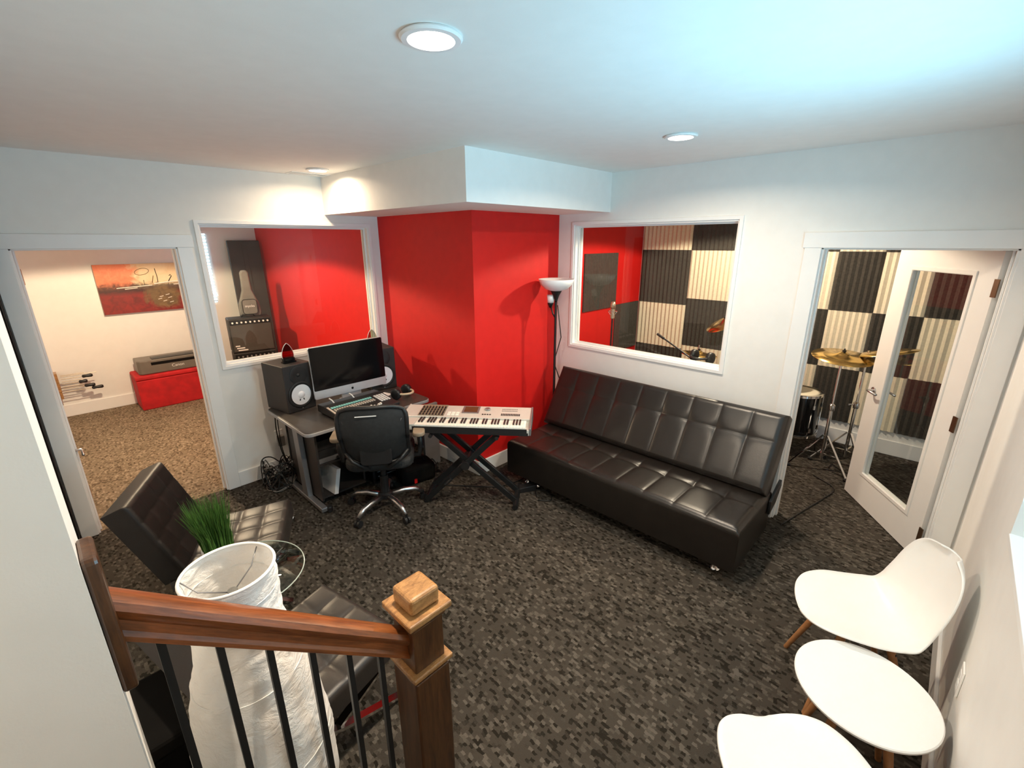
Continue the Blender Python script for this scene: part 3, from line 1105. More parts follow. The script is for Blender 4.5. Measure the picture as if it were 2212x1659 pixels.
for i in range(4):
    for j in range(5):
        bt.box(0.155 + i * 0.024, 0.172 + i * 0.024, 0.10 + j * 0.028, 0.118 + j * 0.028, 0.0005, 0.006)
stuff(bt.build('section_buttons', 'print_white', mix))
on_mix(MB()).box(-0.258, -0.242, 0.02, 0.25, 0.0005, 0.003).build('side_strip', 'mixer_beige', mix)
for x in (-0.16, 0.02):
    MB().tube([(x, 0.11, 0.075), (x - 0.004, 0.135, 0.094), (x - 0.012, 0.165, 0.105)], [0.006, 0.005, 0.007], 8).build('gooseneck_light', 'print_white', mix, smooth=True)
t = thing('papers', 'loose white papers lying beside the mixing console', 'papers', (2.03, 3.60, 0.7215), R(14))
box('sheet', 'paper', t, -0.07, 0.07, -0.05, 0.05, 0.0, 0.003)

# ------------------------------------------------------------------ headphones
def headphones(loc, rz, label, s=1.0, tan=True, tilt=0.0):
    t = thing('headphones', label, 'headphones', loc, rz)
    band = [(0.085 * math.cos(R(a)), 0, 0.01 + 0.0) for a in (0,)]
    pts = [(0.08 * math.cos(R(a)) * s, 0.105 * math.sin(R(a)) * s, 0.055 * s) for a in range(0, 181, 15)]
    MB().tube(pts, 0.010 * s, 8).build('headband', 'headphone_tan' if tan else 'black_plastic', t, smooth=True)
    for sx_ in (-1, 1):
        m = MB()
        m.M = Matrix.Translation((sx_ * 0.075 * s, -0.01 * s, 0.052 * s)) @ Matrix.Rotation(R(90), 4, 'Y')
        m.lathe([(0.030 * s, -0.022 * s), (0.048 * s, -0.018 * s), (0.050 * s, 0.0), (0.048 * s, 0.018 * s), (0.030 * s, 0.024 * s)], 20)
        m.build('ear_cup', 'black_plastic', t, smooth=True)
    return t


headphones((2.13, 3.43, 0.7205), R(200), 'black headphones with tan headband on the desk corner')
# small laptop tray under the desk edge by the keyboard
t = tag(MB().prism(rrect(1.86, 2.10, 3.13, 3.20, 0.01), 0.66, 0.675).build('tray', 'black_plastic', None), 'small black tray under the front edge of the desk', 'tray')

# ------------------------------------------------------------------ office chair
oc = thing('office_chair', 'black mesh-backed office chair with silver five-star base at the desk', 'chair', (1.628, 2.99, 0), R(-36))
# local: chair faces +y
for k in range(5):
    a = R(88 + 72 * k)
    d = Vector((math.cos(a), math.sin(a), 0))
    pts = [d * 0.04 + Vector((0, 0, 0.118)), d * 0.15 + Vector((0, 0, 0.128)), d * 0.24 + Vector((0, 0, 0.115)), d * 0.30 + Vector((0, 0, 0.075))]
    arm = MB().tube(pts, [0.024, 0.022, 0.02, 0.017], 10).build('base_arm', 'satin_metal', oc, smooth=True)
    q = d * 0.305
    cst = MB().tube([(q.x, q.y, 0.085), (q.x, q.y, 0.045)], 0.009, 8).build('caster', 'black_plastic', oc)
    pd = Vector((-d.y, d.x, 0))
    for s in (-1, 1):
        c = q + pd * 0.014 * s + Vector((0, 0, 0.028))
        MB().tube([c - pd * 0.009, c + pd * 0.009], 0.028, 16).build('wheel', 'black_plastic', cst)
MB().lathe([(0.05, 0.10), (0.055, 0.14), (0.035, 0.15), (0.032, 0.30), (0.022, 0.30), (0.022, 0.42)], 20).build('gas_column', 'black_plastic', oc, smooth=True, auto=40)
box('mechanism', 'black_plastic', oc, -0.09, 0.09, -0.14, 0.10, 0.40, 0.45, bev=0.012)
MB().tube([(-0.24, -0.02, 0.405), (-0.10, -0.02, 0.415), (0.10, -0.02, 0.415), (0.24, -0.03, 0.405)], 0.008, 8).build('adjust_lever', 'satin_metal', oc, smooth=True)
MB().prism(rrect(-0.25, 0.25, -0.22, 0.27, 0.10, 8), 0.44, 0.52).build('seat', 'mesh_fabric', oc, bev=0.03, seg=4)


def curved_back(w0, w1, z0, z1, ny, nz, off, thick, bulge=0.06):
    vs, fs = [], []
    for side in (0, 1):
        for j in range(nz + 1):
            s = j / nz
            z = z0 + (z1 - z0) * s
            hw = w0 + (w1 - w0) * s
            hw *= (1 - 0.10 * max(0, (s - 0.85) / 0.15) ** 2)
            for i in range(ny + 1):
                u = -1 + 2 * i / ny
                corner = 1.0
                zz = z - 0.035 * (u ** 4) * (s > 0.5) * s + 0.06 * (u ** 4) * (s < 0.5) * (1 - s)
                y = off - bulge * (1 - u * u) * 0.9 - 0.13 * s + 0.05 * math.sin(math.pi * s) * -1
                vs.append((u * hw, y + (thick if side else 0), zz))
    n = (ny + 1) * (nz + 1)
    for j in range(nz):
        for i in range(ny):
            a = j * (ny + 1) + i
            fs.append((a, a + 1, a + ny + 2, a + ny + 1))
            fs.append((n + a, n + a + ny + 1, n + a + ny + 2, n + a + 1))
    bd_ = [i for i in range(ny + 1)] + [j * (ny + 1) + ny for j in range(1, nz + 1)] + [nz * (ny + 1) + i for i in range(ny - 1, -1, -1)] + [j * (ny + 1) for j in range(nz - 1, 0, -1)]
    for k in range(len(bd_)):
        a, b_ = bd_[k], bd_[(k + 1) % len(bd_)]
        fs.append((a, b_, n + b_, n + a))
    return vs, fs, bd_


vs, fs, bd_ = curved_back(0.225, 0.235, 0.52, 1.00, 14, 12, -0.19, 0.012)
m = MB()
m.add(vs, fs)
m.build('back_mesh', 'mesh_fabric', oc, smooth=True, auto=60)
loop = [vs[i] for i in bd_] + [vs[bd_[0]]]
MB().tube(loop, 0.016, 8, caps=False).build('back_frame', 'black_plastic', oc, smooth=True)
# lumbar support and the V-shaped braces behind the mesh
MB().prism(rrect(-0.11, 0.11, 0.54, 0.68, 0.03), -0.310, -0.292, 'y').build('lumbar_pad', 'black_plastic', oc, bev=0.006)
for s in (-1, 1):
    MB().tube([(s * 0.10, -0.305, 0.675), (s * 0.16, -0.33, 0.80), (s * 0.20, -0.335, 0.90)], [0.010, 0.008, 0.006], 8).build('back_brace', 'black_plastic', oc, smooth=True)
    MB().tube([(s * 0.05, -0.16, 0.45), (s * 0.09, -0.26, 0.50), (s * 0.17, -0.27, 0.56), (s * 0.225, -0.22, 0.62)], [0.018, 0.016, 0.014, 0.012], 8).build('back_arm', 'black_plastic', oc, smooth=True)
    ar = MB().tube([(s * 0.20, 0.0, 0.45), (s * 0.29, -0.01, 0.46), (s * 0.305, -0.01, 0.54), (s * 0.30, -0.01, 0.66)], [0.020, 0.020, 0.022, 0.022], 10).build('armrest', 'black_plastic', oc, smooth=True)
    MB().prism([(x + s * 0.30, y) for x, y in rrect(-0.045, 0.045, -0.15, 0.09, 0.044, 8)], 0.66, 0.695).build('arm_pad', 'pad_brown', ar, bev=0.012, seg=3)
MB().box(-0.10, 0.04, -0.397, -0.393, 0.945, 0.951).build('maker_strip', 'print_white', oc)

# ------------------------------------------------------------------ synthesizer on its stand
KA = math.atan2(2.242 - 2.991, 2.565 - 1.969)
kc = Vector((2.205, 2.625, 0))
KZ = 0.655
syn = thing('keyboard_synthesizer', 'silver keyboard synthesizer on a black X stand before the red column', 'keyboard', (kc.x, kc.y, KZ), KA)
KL, KD = 1.02, 0.365
body = [(-KD / 2, 0.0), (KD / 2, 0.0), (KD / 2, 0.095), (-0.03, 0.075), (-0.03, 0.045), (-KD / 2, 0.045)]
MB().prism(body, -KL / 2, KL / 2, 'x').build('case', 'synth_silver', syn, bev=0.004)
box('base_plate', 'black_plastic', syn, -KL / 2 + 0.01, KL / 2 - 0.01, -KD / 2 - 0.003, KD / 2 - 0.01, -0.002, 0.022)
MB().prism([(-KD / 2 - 0.002, 0.0), (KD / 2 + 0.002, 0.0), (KD / 2 + 0.002, 0.10), (-0.03, 0.082), (-KD / 2 - 0.002, 0.06)], KL / 2 - 0.004, KL / 2 + 0.012, 'x').build('end_cheek', 'grey_steel', syn, bev=0.004)
MB().prism([(-KD / 2 - 0.002, 0.0), (KD / 2 + 0.002, 0.0), (KD / 2 + 0.002, 0.10), (-0.03, 0.082), (-KD / 2 - 0.002, 0.06)], -KL / 2 - 0.012, -KL / 2 + 0.004, 'x').build('end_cheek', 'synth_silver', syn, bev=0.004)
wk, bk = MB(), MB()
k0, kw = -KL / 2 + 0.125, (KL - 0.155) / 36
for k in range(36):
    wk.box(k0 + k * kw + 0.0006, k0 + (k + 1) * kw - 0.0006, -KD / 2 + 0.008, -0.034, 0.046, 0.062)
    if k % 7 in (0, 1, 3, 4, 5) and k < 35:
        bk.box(k0 + (k + 1) * kw - 0.0055, k0 + (k + 1) * kw + 0.0055, -0.125, -0.034, 0.060, 0.073)
stuff(wk.build('white_keys', 'ivory', syn), 'row of ivory white keys')
stuff(bk.build('black_keys', 'black_plastic', syn), 'row of black keys')
box('key_block', 'synth_silver', syn, -KL / 2 + 0.004, k0 - 0.002, -KD / 2 + 0.002, -0.03, 0.045, 0.066, bev=0.003)
box('key_slip', 'black_plastic', syn, -KL / 2 + 0.11, KL / 2 - 0.02, -KD / 2 - 0.001, -KD / 2 + 0.008, 0.02, 0.050)
ps = math.atan2(0.02, 0.23)
def on_syn(m=None):
    m = m or MB()
    m.M = Matrix.Translation((0, -0.03, 0.0755)) @ Matrix.Rotation(ps, 4, 'X')
    return m
on_syn().box(-0.40, -0.19, 0.015, 0.215, 0.0, 0.003).build('slider_panel', 'pad_brown', syn)
sl_, kn = on_syn(), on_syn()
for i in range(8):
    for j in range(4):
        x, y = -0.385 + i * 0.026, 0.035 + j * 0.042
        (sl_ if j < 2 else kn).box(x - 0.005, x + 0.005, y - 0.012, y + 0.012, 0.003, 0.012)
stuff(sl_.build('sliders', 'black_plastic', syn))
stuff(kn.build('knobs', 'black_plastic', syn))
pd_ = on_syn()
for i in range(3):
    for j in range(2):
        pd_.box(-0.165 + i * 0.034, -0.140 + i * 0.034, 0.03 + j * 0.035, 0.055 + j * 0.035, 0.0, 0.004)
stuff(pd_.build('pads', 'ivory', syn))
on_syn().box(-0.055, 0.085, 0.075, 0.20, 0.0, 0.005).build('screen_bezel', 'grey_steel', syn, bev=0.002)
on_syn().box(-0.038, 0.07, 0.092, 0.187, 0.0045, 0.0065).build('screen', 'brown_screen', syn)
m = on_syn()
m.lathe([(0.024, 0), (0.024, 0.010), (0.020, 0.013), (0.001, 0.012)], 24, (0.15, 0.15, 0)).build('dial', 'grey_steel', syn, smooth=True, auto=40)
bt = on_syn()
for r_ in range(2):
    for i in range(12):
        bt.box(0.27 + i * 0.013, 0.279 + i * 0.013, 0.05 + r_ * 0.02, 0.06 + r_ * 0.02, 0, 0.004)
    for i in range(10):
        bt.box(0.27 + i * 0.013, 0.279 + i * 0.013, 0.13 + r_ * 0.03, 0.137 + r_ * 0.03, 0, 0.002)
for i in range(4):
    bt.box(0.115 + i * 0.02, 0.128 + i * 0.02, 0.055, 0.066, 0, 0.004)
stuff(bt.build('panel_buttons', 'black_plastic', syn))

st = thing('keyboard_stand', 'black folding X-shaped keyboard stand', 'stand', (kc.x, kc.y, 0), KA)
for s in (-1, 1):
    y = 0.12 * s
    MB().bar((-0.34, y, 0.03), (0.26, y, KZ - 0.025), 0.03, 0.045).build('strut', 'black_iron', st, bev=0.004)
    MB().bar((0.40, y * 0.7, 0.03), (-0.26, y * 0.7, KZ - 0.025), 0.03, 0.045).build('strut', 'black_iron', st, bev=0.004)
for x, y0, y1 in ((-0.34, -0.13, 0.21), (0.40, -0.18, 0.18)):
    MB().tube([(x, y0, 0.025), (x, y1, 0.025)], 0.022, 10).build('foot_bar', 'black_iron', st)
for x in (-0.26, 0.26):
    MB().tube([(x, -0.19, KZ - 0.028), (x, 0.19, KZ - 0.028)], 0.015, 10).build('support_bar', 'rubber', st)
MB().tube([(0, -0.16, 0.365), (0, 0.16, 0.365)], 0.035, 16).build('pivot', 'black_plastic', st)
MB().tube([(-0.12, -0.14, 0.24), (-0.17, -0.15, 0.19)], 0.016, 8).build('release_knob', 'black_plastic', st)

# pedals and bits on the floor near the stand
t = thing('sustain_pedal', 'black pedal with a chrome tip on the carpet by the keyboard stand', 'pedal', (2.60, 2.35, 0), R(60))
MB().prism([(-0.09, 0), (0.09, 0), (0.09, 0.04), (-0.09, 0.055)], -0.035, 0.035, 'x').build('body', 'black_plastic', t, bev=0.004)
MB().lathe([(0.001, 0.0), (0.026, 0.006), (0.03, 0.028), (0.02, 0.05), (0.001, 0.056)], 16, (0.0, -0.115, 0.0)).build('chrome_tip', 'chrome', t, smooth=True)
t = thing('equipment_bag', 'black bag lying on the carpet between desk and keyboard stand', 'bag', (2.07, 3.215, 0), R(-12))
MB().prism(rrect(-0.16, 0.16, -0.11, 0.11, 0.05), 0.0, 0.17).build('body', 'black_matte', t, bev=0.04, seg=3)
MB().tube([(-0.08, -0.02, 0.165), (-0.05, -0.03, 0.22), (0.05, -0.03, 0.22), (0.08, -0.02, 0.165)], 0.008, 6).build('handle', 'black_matte', t, smooth=True)
box('red_tag', 'red_paint', t, -0.06, -0.035, -0.116, -0.11, 0.02, 0.06)
tag(box('grey_board', 'panel_grey', None, 2.26, 2.43, 3.32, 3.35, 0.0, 0.62, bev=0.003), 'flat grey board standing between the desk and the red column', 'board')

# ------------------------------------------------------------------ torchiere lamp by the column
tl = thing('floor_lamp', 'black torchiere floor lamp with white glass bowl beside the red column', 'lamp', (3.33, 2.64, 0))
MB().lathe([(0.12, 0), (0.125, 0.012), (0.11, 0.022), (0.02, 0.028)], 28).build('base', 'black_iron', tl, smooth=True, auto=40)
MB().tube([(0, 0, 0.02), (0, 0, 1.55)], 0.011, 10).build('pole', 'black_iron', tl)
MB().lathe([(0.011, 1.53), (0.016, 1.55), (0.03, 1.59), (0.052, 1.63), (0.055, 1.64)], 20).build('neck', 'black_iron', tl, smooth=True)
MB().lathe([(0.05, 1.632), (0.10, 1.648), (0.145, 1.69), (0.163, 1.735), (0.160, 1.737), (0.14, 1.695), (0.095, 1.655), (0.045, 1.64)], 40, close=False).build('bowl_shade', 'opal_glass', tl, smooth=True)
sd = MB().tube([(0, 0, 1.38), (-0.005, 0.03, 1.42), (-0.01, 0.055, 1.50)], 0.007, 8).build('reading_arm', 'black_iron', tl, smooth=True)
MB().lathe([(0.012, 1.475), (0.026, 1.51), (0.028, 1.525)], 16, (-0.01, 0.055, 0)).build('socket', 'black_iron', sd, smooth=True)
MB().lathe([(0.030, 1.522), (0.036, 1.59), (0.034, 1.59), (0.026, 1.524)], 20, (-0.01, 0.055, 0)).build('reading_shade', 'opal_glass', sd, smooth=True)
tag(MB().tube([(3.345, 2.63, 1.5), (3.37, 2.60, 1.2), (3.345, 2.66, 0.95), (3.39, 2.58, 0.7), (3.40, 2.60, 0.35), (3.47, 2.62, 0.1), (3.55, 2.7, 0.008)], 0.005, 6).build('lamp_cord', 'cable_black', None, smooth=True), 'black cord hanging down along the torchiere lamp pole', 'cord')

# ------------------------------------------------------------------ tufted lounge chairs
def lounge(loc, rz, label):
    """local +x is the way it faces, origin on the floor under the seat's centre"""
    t = thing('lounge_chair', label, 'chair', loc, rz, 'black tufted lounge chairs')
    W_, D_ = 0.54, 0.56
    s3 = [W_ * k / 4 for k in (1, 2, 3)]
    th = R(5)
    M = axes((-D_ / 2, -W_ / 2, 0.265), (0, 1, 0), (math.cos(th), 0, math.sin(th)), (-math.sin(th), 0, math.cos(th)))
    # mirrored axes keep handedness: u along +y, v along +x
    M = axes((-D_ / 2, W_ / 2, 0.265), (0, -1, 0), (math.cos(th), 0, math.sin(th)), (-math.sin(th), 0, math.cos(th)))
    tuft_obj('seat', 'leather_lit', t, M, W_, D_, 0.11, s3, [D_ * k / 4 for k in (1, 2, 3)], er=0.03, per=6, button=0.007)
    b = R(112)
    bdv = Vector((math.cos(b), 0, math.sin(b)))
    bn = Vector((math.sin(b), 0, -math.cos(b)))
    M = axes(Vector((-D_ / 2 + 0.02, -W_ / 2, 0.335)) - bn * 0.05, (0, 1, 0), bdv, bn)
    tuft_obj('backrest', 'leather_dark', t, M, W_, 0.49, 0.12, s3, [0.1225, 0.245, 0.3675], er=0.03, per=6, groove=0.0035, button=0.004, puff=0.001)
    for s in (-1, 1):
        y = s * 0.235
        # front leg sweeping up into the back, and the rear leg up to the seat front
        MB().bar((0.27, y, 0.0), (-0.05, y, 0.16), 0.035, 0.014).bar((-0.05, y, 0.16), (-0.30, y, 0.33), 0.035, 0.014).bar((-0.30, y, 0.33), (-0.42, y, 0.62), 0.035, 0.014).build('front_leg', 'chrome', t)
        MB().bar((-0.36, y * 0.94, 0.0), (-0.08, y * 0.94, 0.16), 0.035, 0.014).bar((-0.08, y * 0.94, 0.16), (0.28, y * 0.94, 0.285), 0.035, 0.014).build('rear_leg', 'chrome', t)
    for x, z in ((0.25, 0.262), (-0.24, 0.252)):
        MB().bar((x, -0.22, z), (x, 0.22, z), 0.03, 0.01).build('cross_bar', 'chrome', t)
    return t


f1 = math.atan2(-0.44, 0.90)
lounge((0.55, 2.84, 0), f1, 'black tufted lounge chair between the left doorway and the glass table')
f2 = math.atan2(0.20, 0.97)
lounge((0.50, 1.70, 0), f2, 'black tufted lounge chair behind the stair railing beside the paper lamp')

# ------------------------------------------------------------------ glass table with plant
gt = thing('glass_table', 'round clear glass side table with crossing chrome legs', 'table', (0.445, 2.33, 0))
MB().lathe([(0.001, 0.438), (0.272, 0.438), (0.278, 0.443), (0.272, 0.448), (0.001, 0.448)], 56).build('table_top', 'table_glass', gt, smooth=True, auto=40)
MB().tube([(0.277 * math.cos(R(a)), 0.277 * math.sin(R(a)), 0.443) for a in range(0, 361, 6)], 0.0032, 6, caps=False).build('bevelled_edge', 'glass_edge', gt, smooth=True)
for k in range(3):
    a = R(20 + 120 * k)
    MB().tube([(0.22 * math.cos(a), 0.22 * math.sin(a), 0.0), (0.02 * math.cos(a), 0.02 * math.sin(a), 0.25), (0.20 * math.cos(a + 2.6), 0.20 * math.sin(a + 2.6), 0.436)], 0.009, 8).build('leg', 'chrome', gt, smooth=True)
MB().lathe([(0.028, 0.22), (0.028, 0.28)], 16).build('hub', 'chrome', gt)
for k in range(3):
    a = R(20 + 120 * k) + 2.6
    MB().lathe([(0.02, 0.429), (0.02, 0.438)], 14, (0.20 * math.cos(a), 0.20 * math.sin(a), 0)).build('suction_pad', 'chrome', gt)

pl = thing('potted_grass', 'tall green artificial grass in a white pot on the glass table', 'plant', (0.38, 2.47, 0.4485))
MB().prism([(-0.066, -0.066), (0.066, -0.066), (0.066, 0.066), (-0.066, 0.066)], 0, 0.11).build('pot', 'white_plastic', pl, bev=0.008)
box('soil', 'soil', pl, -0.058, 0.058, -0.058, 0.058, 0.10, 0.113)
g = MB()
for k in range(760):
    x, y = random.uniform(-0.058, 0.058), random.uniform(-0.058, 0.058)
    h = random.uniform(0.20, 0.31)
    lx, ly = x * random.uniform(0.2, 0.9) + random.gauss(0, 0.012) - 0.015, y * random.uniform(0.2, 0.9) + random.gauss(0, 0.012) + 0.01
    a = random.uniform(0, math.pi)
    wx, wy = 0.0028 * math.cos(a), 0.0028 * math.sin(a)
    vs = []
    for s in (0, 0.5, 1.0):
        px_, py_, pz = x + lx * s * s, y + ly * s * s, 0.10 + h * s
        ww = 1 - 0.85 * s
        vs += [(px_ - wx * ww, py_ - wy * ww, pz), (px_ + wx * ww, py_ + wy * ww, pz)]
    g.add(vs, [(0, 1, 3, 2), (2, 3, 5, 4)])
stuff(g.build('grass_blades', 'grass_green', pl), 'dense upright green grass blades')
t = thing('glass_tumbler', 'small clear glass lying on the round glass table', 'glass', (0.60, 2.30, 0.449), R(35))
m = MB()
m.M = Matrix.Translation((0, 0, 0.026)) @ Matrix.Rotation(R(90), 4, 'Y')
m.lathe([(0.020, -0.05), (0.026, 0.05), (0.023, 0.05), (0.017, -0.044)], 20).build('tumbler_wall', 'table_glass', t, smooth=True)

# ------------------------------------------------------------------ paper floor lamp behind the railing
pp = thing('paper_floor_lamp', 'tall white crinkled paper floor lamp behind the stair railing', 'lamp', (0.195, 1.205, 0))
prof = [(0.115, 0.06), (0.135, 0.15), (0.168, 0.35), (0.180, 0.55), (0.178, 0.68), (0.163, 0.80), (0.136, 0.95), (0.114, 1.05), (0.106, 1.13), (0.106, 1.20), (0.107, 1.262)]
def smoothp(p, n=5):
    out = []
    for i in range(len(p) - 1):
        a, b_ = p[i], p[i + 1]
        pa, pb = p[max(i - 1, 0)], p[min(i + 2, len(p) - 1)]
        for k in range(n):
            t_ = k / n
            out.append(tuple(0.5 * ((2 * a[q]) + (-pa[q] + b_[q]) * t_ + (2 * pa[q] - 5 * a[q] + 4 * b_[q] - pb[q]) * t_ ** 2 + (-pa[q] + 3 * a[q] - 3 * b_[q] + pb[q]) * t_ ** 3) for q in (0, 1)))
    return out + [p[-1]]
vs, fs = [], []
pr = smoothp(prof, 6)
NS = 64
for i, (r_, z) in enumerate(pr):
    for k in range(NS):
        a = 2 * math.pi * k / NS
        cr = 0.0022 * math.sin(5 * a + z * 34) + 0.0016 * math.sin(11 * a - z * 57) + 0.0016 * math.sin(z * 120 + 2 * math.sin(3 * a))
        rr_ = r_ + cr * (0 if i in (0, len(pr) - 1) else 1)
        vs.append((rr_ * math.cos(a), rr_ * math.sin(a), z))
for i in range(len(pr) - 1):
    for k in range(NS):
        k2 = (k + 1) % NS
        fs.append((i * NS + k, i * NS + k2, (i + 1) * NS + k2, (i + 1) * NS + k))
m = MB()
m.add(vs, fs)
m.build('paper_shade', 'rice_paper', pp, smooth=True)
for z, r_ in ((1.264, 0.107), (1.20, 0.106), (0.95, 0.136), (0.68, 0.178), (0.06, 0.115)):
    MB().tube([(r_ * math.cos(R(a)), r_ * math.sin(R(a)), z) for a in range(0, 361, 8)], 0.0015 if z < 1.26 else 0.0042, 6, caps=False).build('wire_hoop', 'white_plastic', pp, smooth=True)
MB().tube([(0, 0, 0.02), (0, 0, 1.12)], 0.008, 8).build('pole', 'white_plastic', pp)
MB().lathe([(0.10, 0.0), (0.105, 0.014), (0.02, 0.024)], 28).build('base', 'white_plastic', pp, smooth=True, auto=40)
sk = MB().lathe([(0.017, 1.09), (0.017, 1.185), (0.012, 1.19), (0.012, 1.20), (0.001, 1.203)], 20).build('socket', 'bag_grey', pp, smooth=True, auto=40)
for k in range(3):
    a = R(35 + 120 * k)
    MB().tube([(0.01 * math.cos(a), 0.01 * math.sin(a), 1.195), (0.075 * math.cos(a), 0.075 * math.sin(a), 1.215), (0.106 * math.cos(a), 0.106 * math.sin(a), 1.255)], 0.0018, 6).build('spider_wire', 'grey_steel', sk, smooth=True)

t = thing('dark_area_box', 'tall plain black box filling a dark area between the stair wall and the paper lamp', 'bin', (-0.04, 1.57, 0))  # plain black box added to fill a dark area beside the lamp
MB().prism([(-0.085, -0.15), (0.085, -0.15), (0.085, 0.15), (-0.085, 0.15)], 0.0, 0.60).build('box_body', 'black_matte', t, bev=0.012)
MB().prism([(-0.09, -0.155), (0.09, -0.155), (0.09, 0.155), (-0.09, 0.155)], 0.60, 0.66).build('lid', 'black_matte', t, bev=0.012)

# ------------------------------------------------------------------ stair railing
rl = thing('stair_railing', 'oak stair handrail with square newel post and black iron balusters', 'railing', (0, 1.03, 0))
SLOPE = -0.89
def rail_z(x):
    return 0.885 + (0.488 - x) * 0.89 + 0.0
# newel post
NX = 0.630
np_ = MB().box(NX - 0.056, NX + 0.056, -0.056, 0.056, 0.0, 0.962).build('newel_post', 'oak_post', rl, bev=0.004)
MB().box(NX - 0.079, NX + 0.079, -0.079, 0.079, 0.962, 0.985).build('cap_plate', 'oak_cap_lit', np_, bev=0.005)
MB().box(NX - 0.066, NX + 0.066, -0.066, 0.066, 0.935, 0.962).build('cap_moulding', 'oak_post', np_, bev=0.01)
MB().prism([(-0.053, -0.053), (0.053, -0.053), (0.053, 0.053), (-0.053, 0.053)], 0.985, 1.045).build('cap_block', 'oak_cap_lit', np_, bev=0.012, seg=3).location = (NX, 0, 0)
MB().box(NX - 0.075, NX + 0.075, -0.075, 0.075, 0.755, 0.772).build('collar', 'oak_cap_lit', np_, bev=0.004)
MB().box(NX - 0.066, NX + 0.066, -0.066, 0.066, 0.0, 0.74).build('post_sleeve', 'oak_post', np_, bev=0.006)
# handrail profile swept along the slope
prof = [(-0.020, 0.0), (-0.026, 0.004), (-0.026, 0.014), (-0.019, 0.022), (-0.019, 0.042), (-0.031, 0.054), (-0.034, 0.066), (-0.028, 0.080), (-0.014, 0.087), (0.014, 0.087), (0.028, 0.080), (0.034, 0.066), (0.031, 0.054), (0.019, 0.042), (0.019, 0.022), (0.026, 0.014), (0.026, 0.004), (0.020, 0.0)]
xa, xb = NX - 0.054, -0.022
sa = math.atan(0.89)
RLn = (xa - xb) / math.cos(sa)
m = MB()
m.prism([(y, z * 0.93) for y, z in prof], -0.085, RLn + 0.012, 'x')
hr = m.build('handrail', 'oak_rail', rl, smooth=True, auto=35)
hr.location = (xb, 0, rail_z(xb))
hr.rotation_euler = (0, sa, 0)
MB().prism(rrect(-0.05, 0.05, rail_z(-0.03) - 0.10, rail_z(-0.03) + 0.20, 0.012, 3), -0.044, -0.020, 'x').build('wall_rosette', 'oak_post', rl, bev=0.006)
for k in range(6):
    x = 0.027 + k * 0.0925
    stepz = 0.19 * max(0, math.ceil((0.47 - x) / 0.25)) if x < 0.47 else 0.0
    MB().box(x - 0.0075, x + 0.0075, -0.0075, 0.0075, stepz, rail_z(x) + 0.008).build('baluster', 'black_iron', rl)
struct(box('trim_2', 'carpet_charcoal', None, -0.044, 0.47, 0.97, 1.10, 0, 0.19), 'carpeted end of the lowest stair step below the balusters')
struct(box('trim_3', 'carpet_charcoal', None, -0.044, 0.22, 0.97, 1.10, 0.19, 0.38), 'carpeted end of the next stair step below the balusters')

# ------------------------------------------------------------------ white shell chairs and round table
def shell_chair(loc, rz, label):
    """moulded side chair; local -y is the way it faces... seat front at +y"""
    t = thing('shell_chair', label, 'chair', loc, rz, 'white moulded shell chairs with wooden legs')
    NU, NV = 20, 26
    # centre line profile (y, z) from the seat front to the top of the back
    cl = smoothp([(0.262, 0.432), (0.256, 0.438), (0.236, 0.443), (0.195, 0.446), (0.12, 0.444), (0.02, 0.434), (-0.07, 0.434), (-0.135, 0.456), (-0.178, 0.515), (-0.205, 0.60), (-0.225, 0.69), (-0.240, 0.765), (-0.248, 0.805), (-0.252, 0.828)], 7)
    hwid = smoothp([(0.030, 0), (0.085, 0), (0.145, 0), (0.190, 0), (0.222, 0), (0.234, 0), (0.234, 0), (0.228, 0), (0.220, 0), (0.213, 0), (0.203, 0), (0.175, 0), (0.128, 0), (0.055, 0)], 7)
    vs, fs = [], []
    N = len(cl)
    for i in range(N):
        y, z = cl[i]
        s = i / (N - 1)
        hw = hwid[i][0]
        y2, z2 = cl[min(i + 9, N - 1)]
        y1, z1 = cl[max(i - 9, 0)]
        ty, tz = y2 - y1, z2 - z1
        L = math.hypot(ty, tz)
        ny, nz = tz / L, -ty / L      # surface normal, towards the sitter
        for k in range(NU + 1):
            u = -1 + 2 * k / NU
            lift = (0.004 + 0.060 * min(1.0, s / 0.45) * (1 - 0.5 * max(0, (s - 0.65) / 0.35))) * abs(u) ** 2.4
            vs.append((u * hw, y + ny * lift, z + nz * lift))
    for i in range(N - 1):
        for k in range(NU):
            a = i * (NU + 1) + k
            fs.append((a, a + 1, a + NU + 2, a + NU + 1))
    m = MB()
    m.add(vs, fs)
    sh = m.build('seat_shell', 'white_plastic', t, smooth=True)
    md = sh.modifiers.new('solid', 'SOLIDIFY')
    md.thickness = 0.008
    md.offset = 0
    for sx_ in (-1, 1):
        for sy_ in (-1, 1):
            a = Vector((sx_ * 0.10, 0.02 + sy_ * 0.085, 0.405))
            b_ = Vector((sx_ * 0.19, 0.01 + sy_ * 0.20, 0.0))
            MB().tube([a, b_], [0.017, 0.011], 12).build('leg', 'wood_leg', t, smooth=True, auto=50)
    for p, q in (((-0.12, -0.09, 0.37), (0.12, 0.13, 0.37)), ((0.12, -0.09, 0.37), (-0.12, 0.13, 0.37))):
        MB().tube([p, q], 0.006, 8).build('brace', 'black_iron', t)
    return t


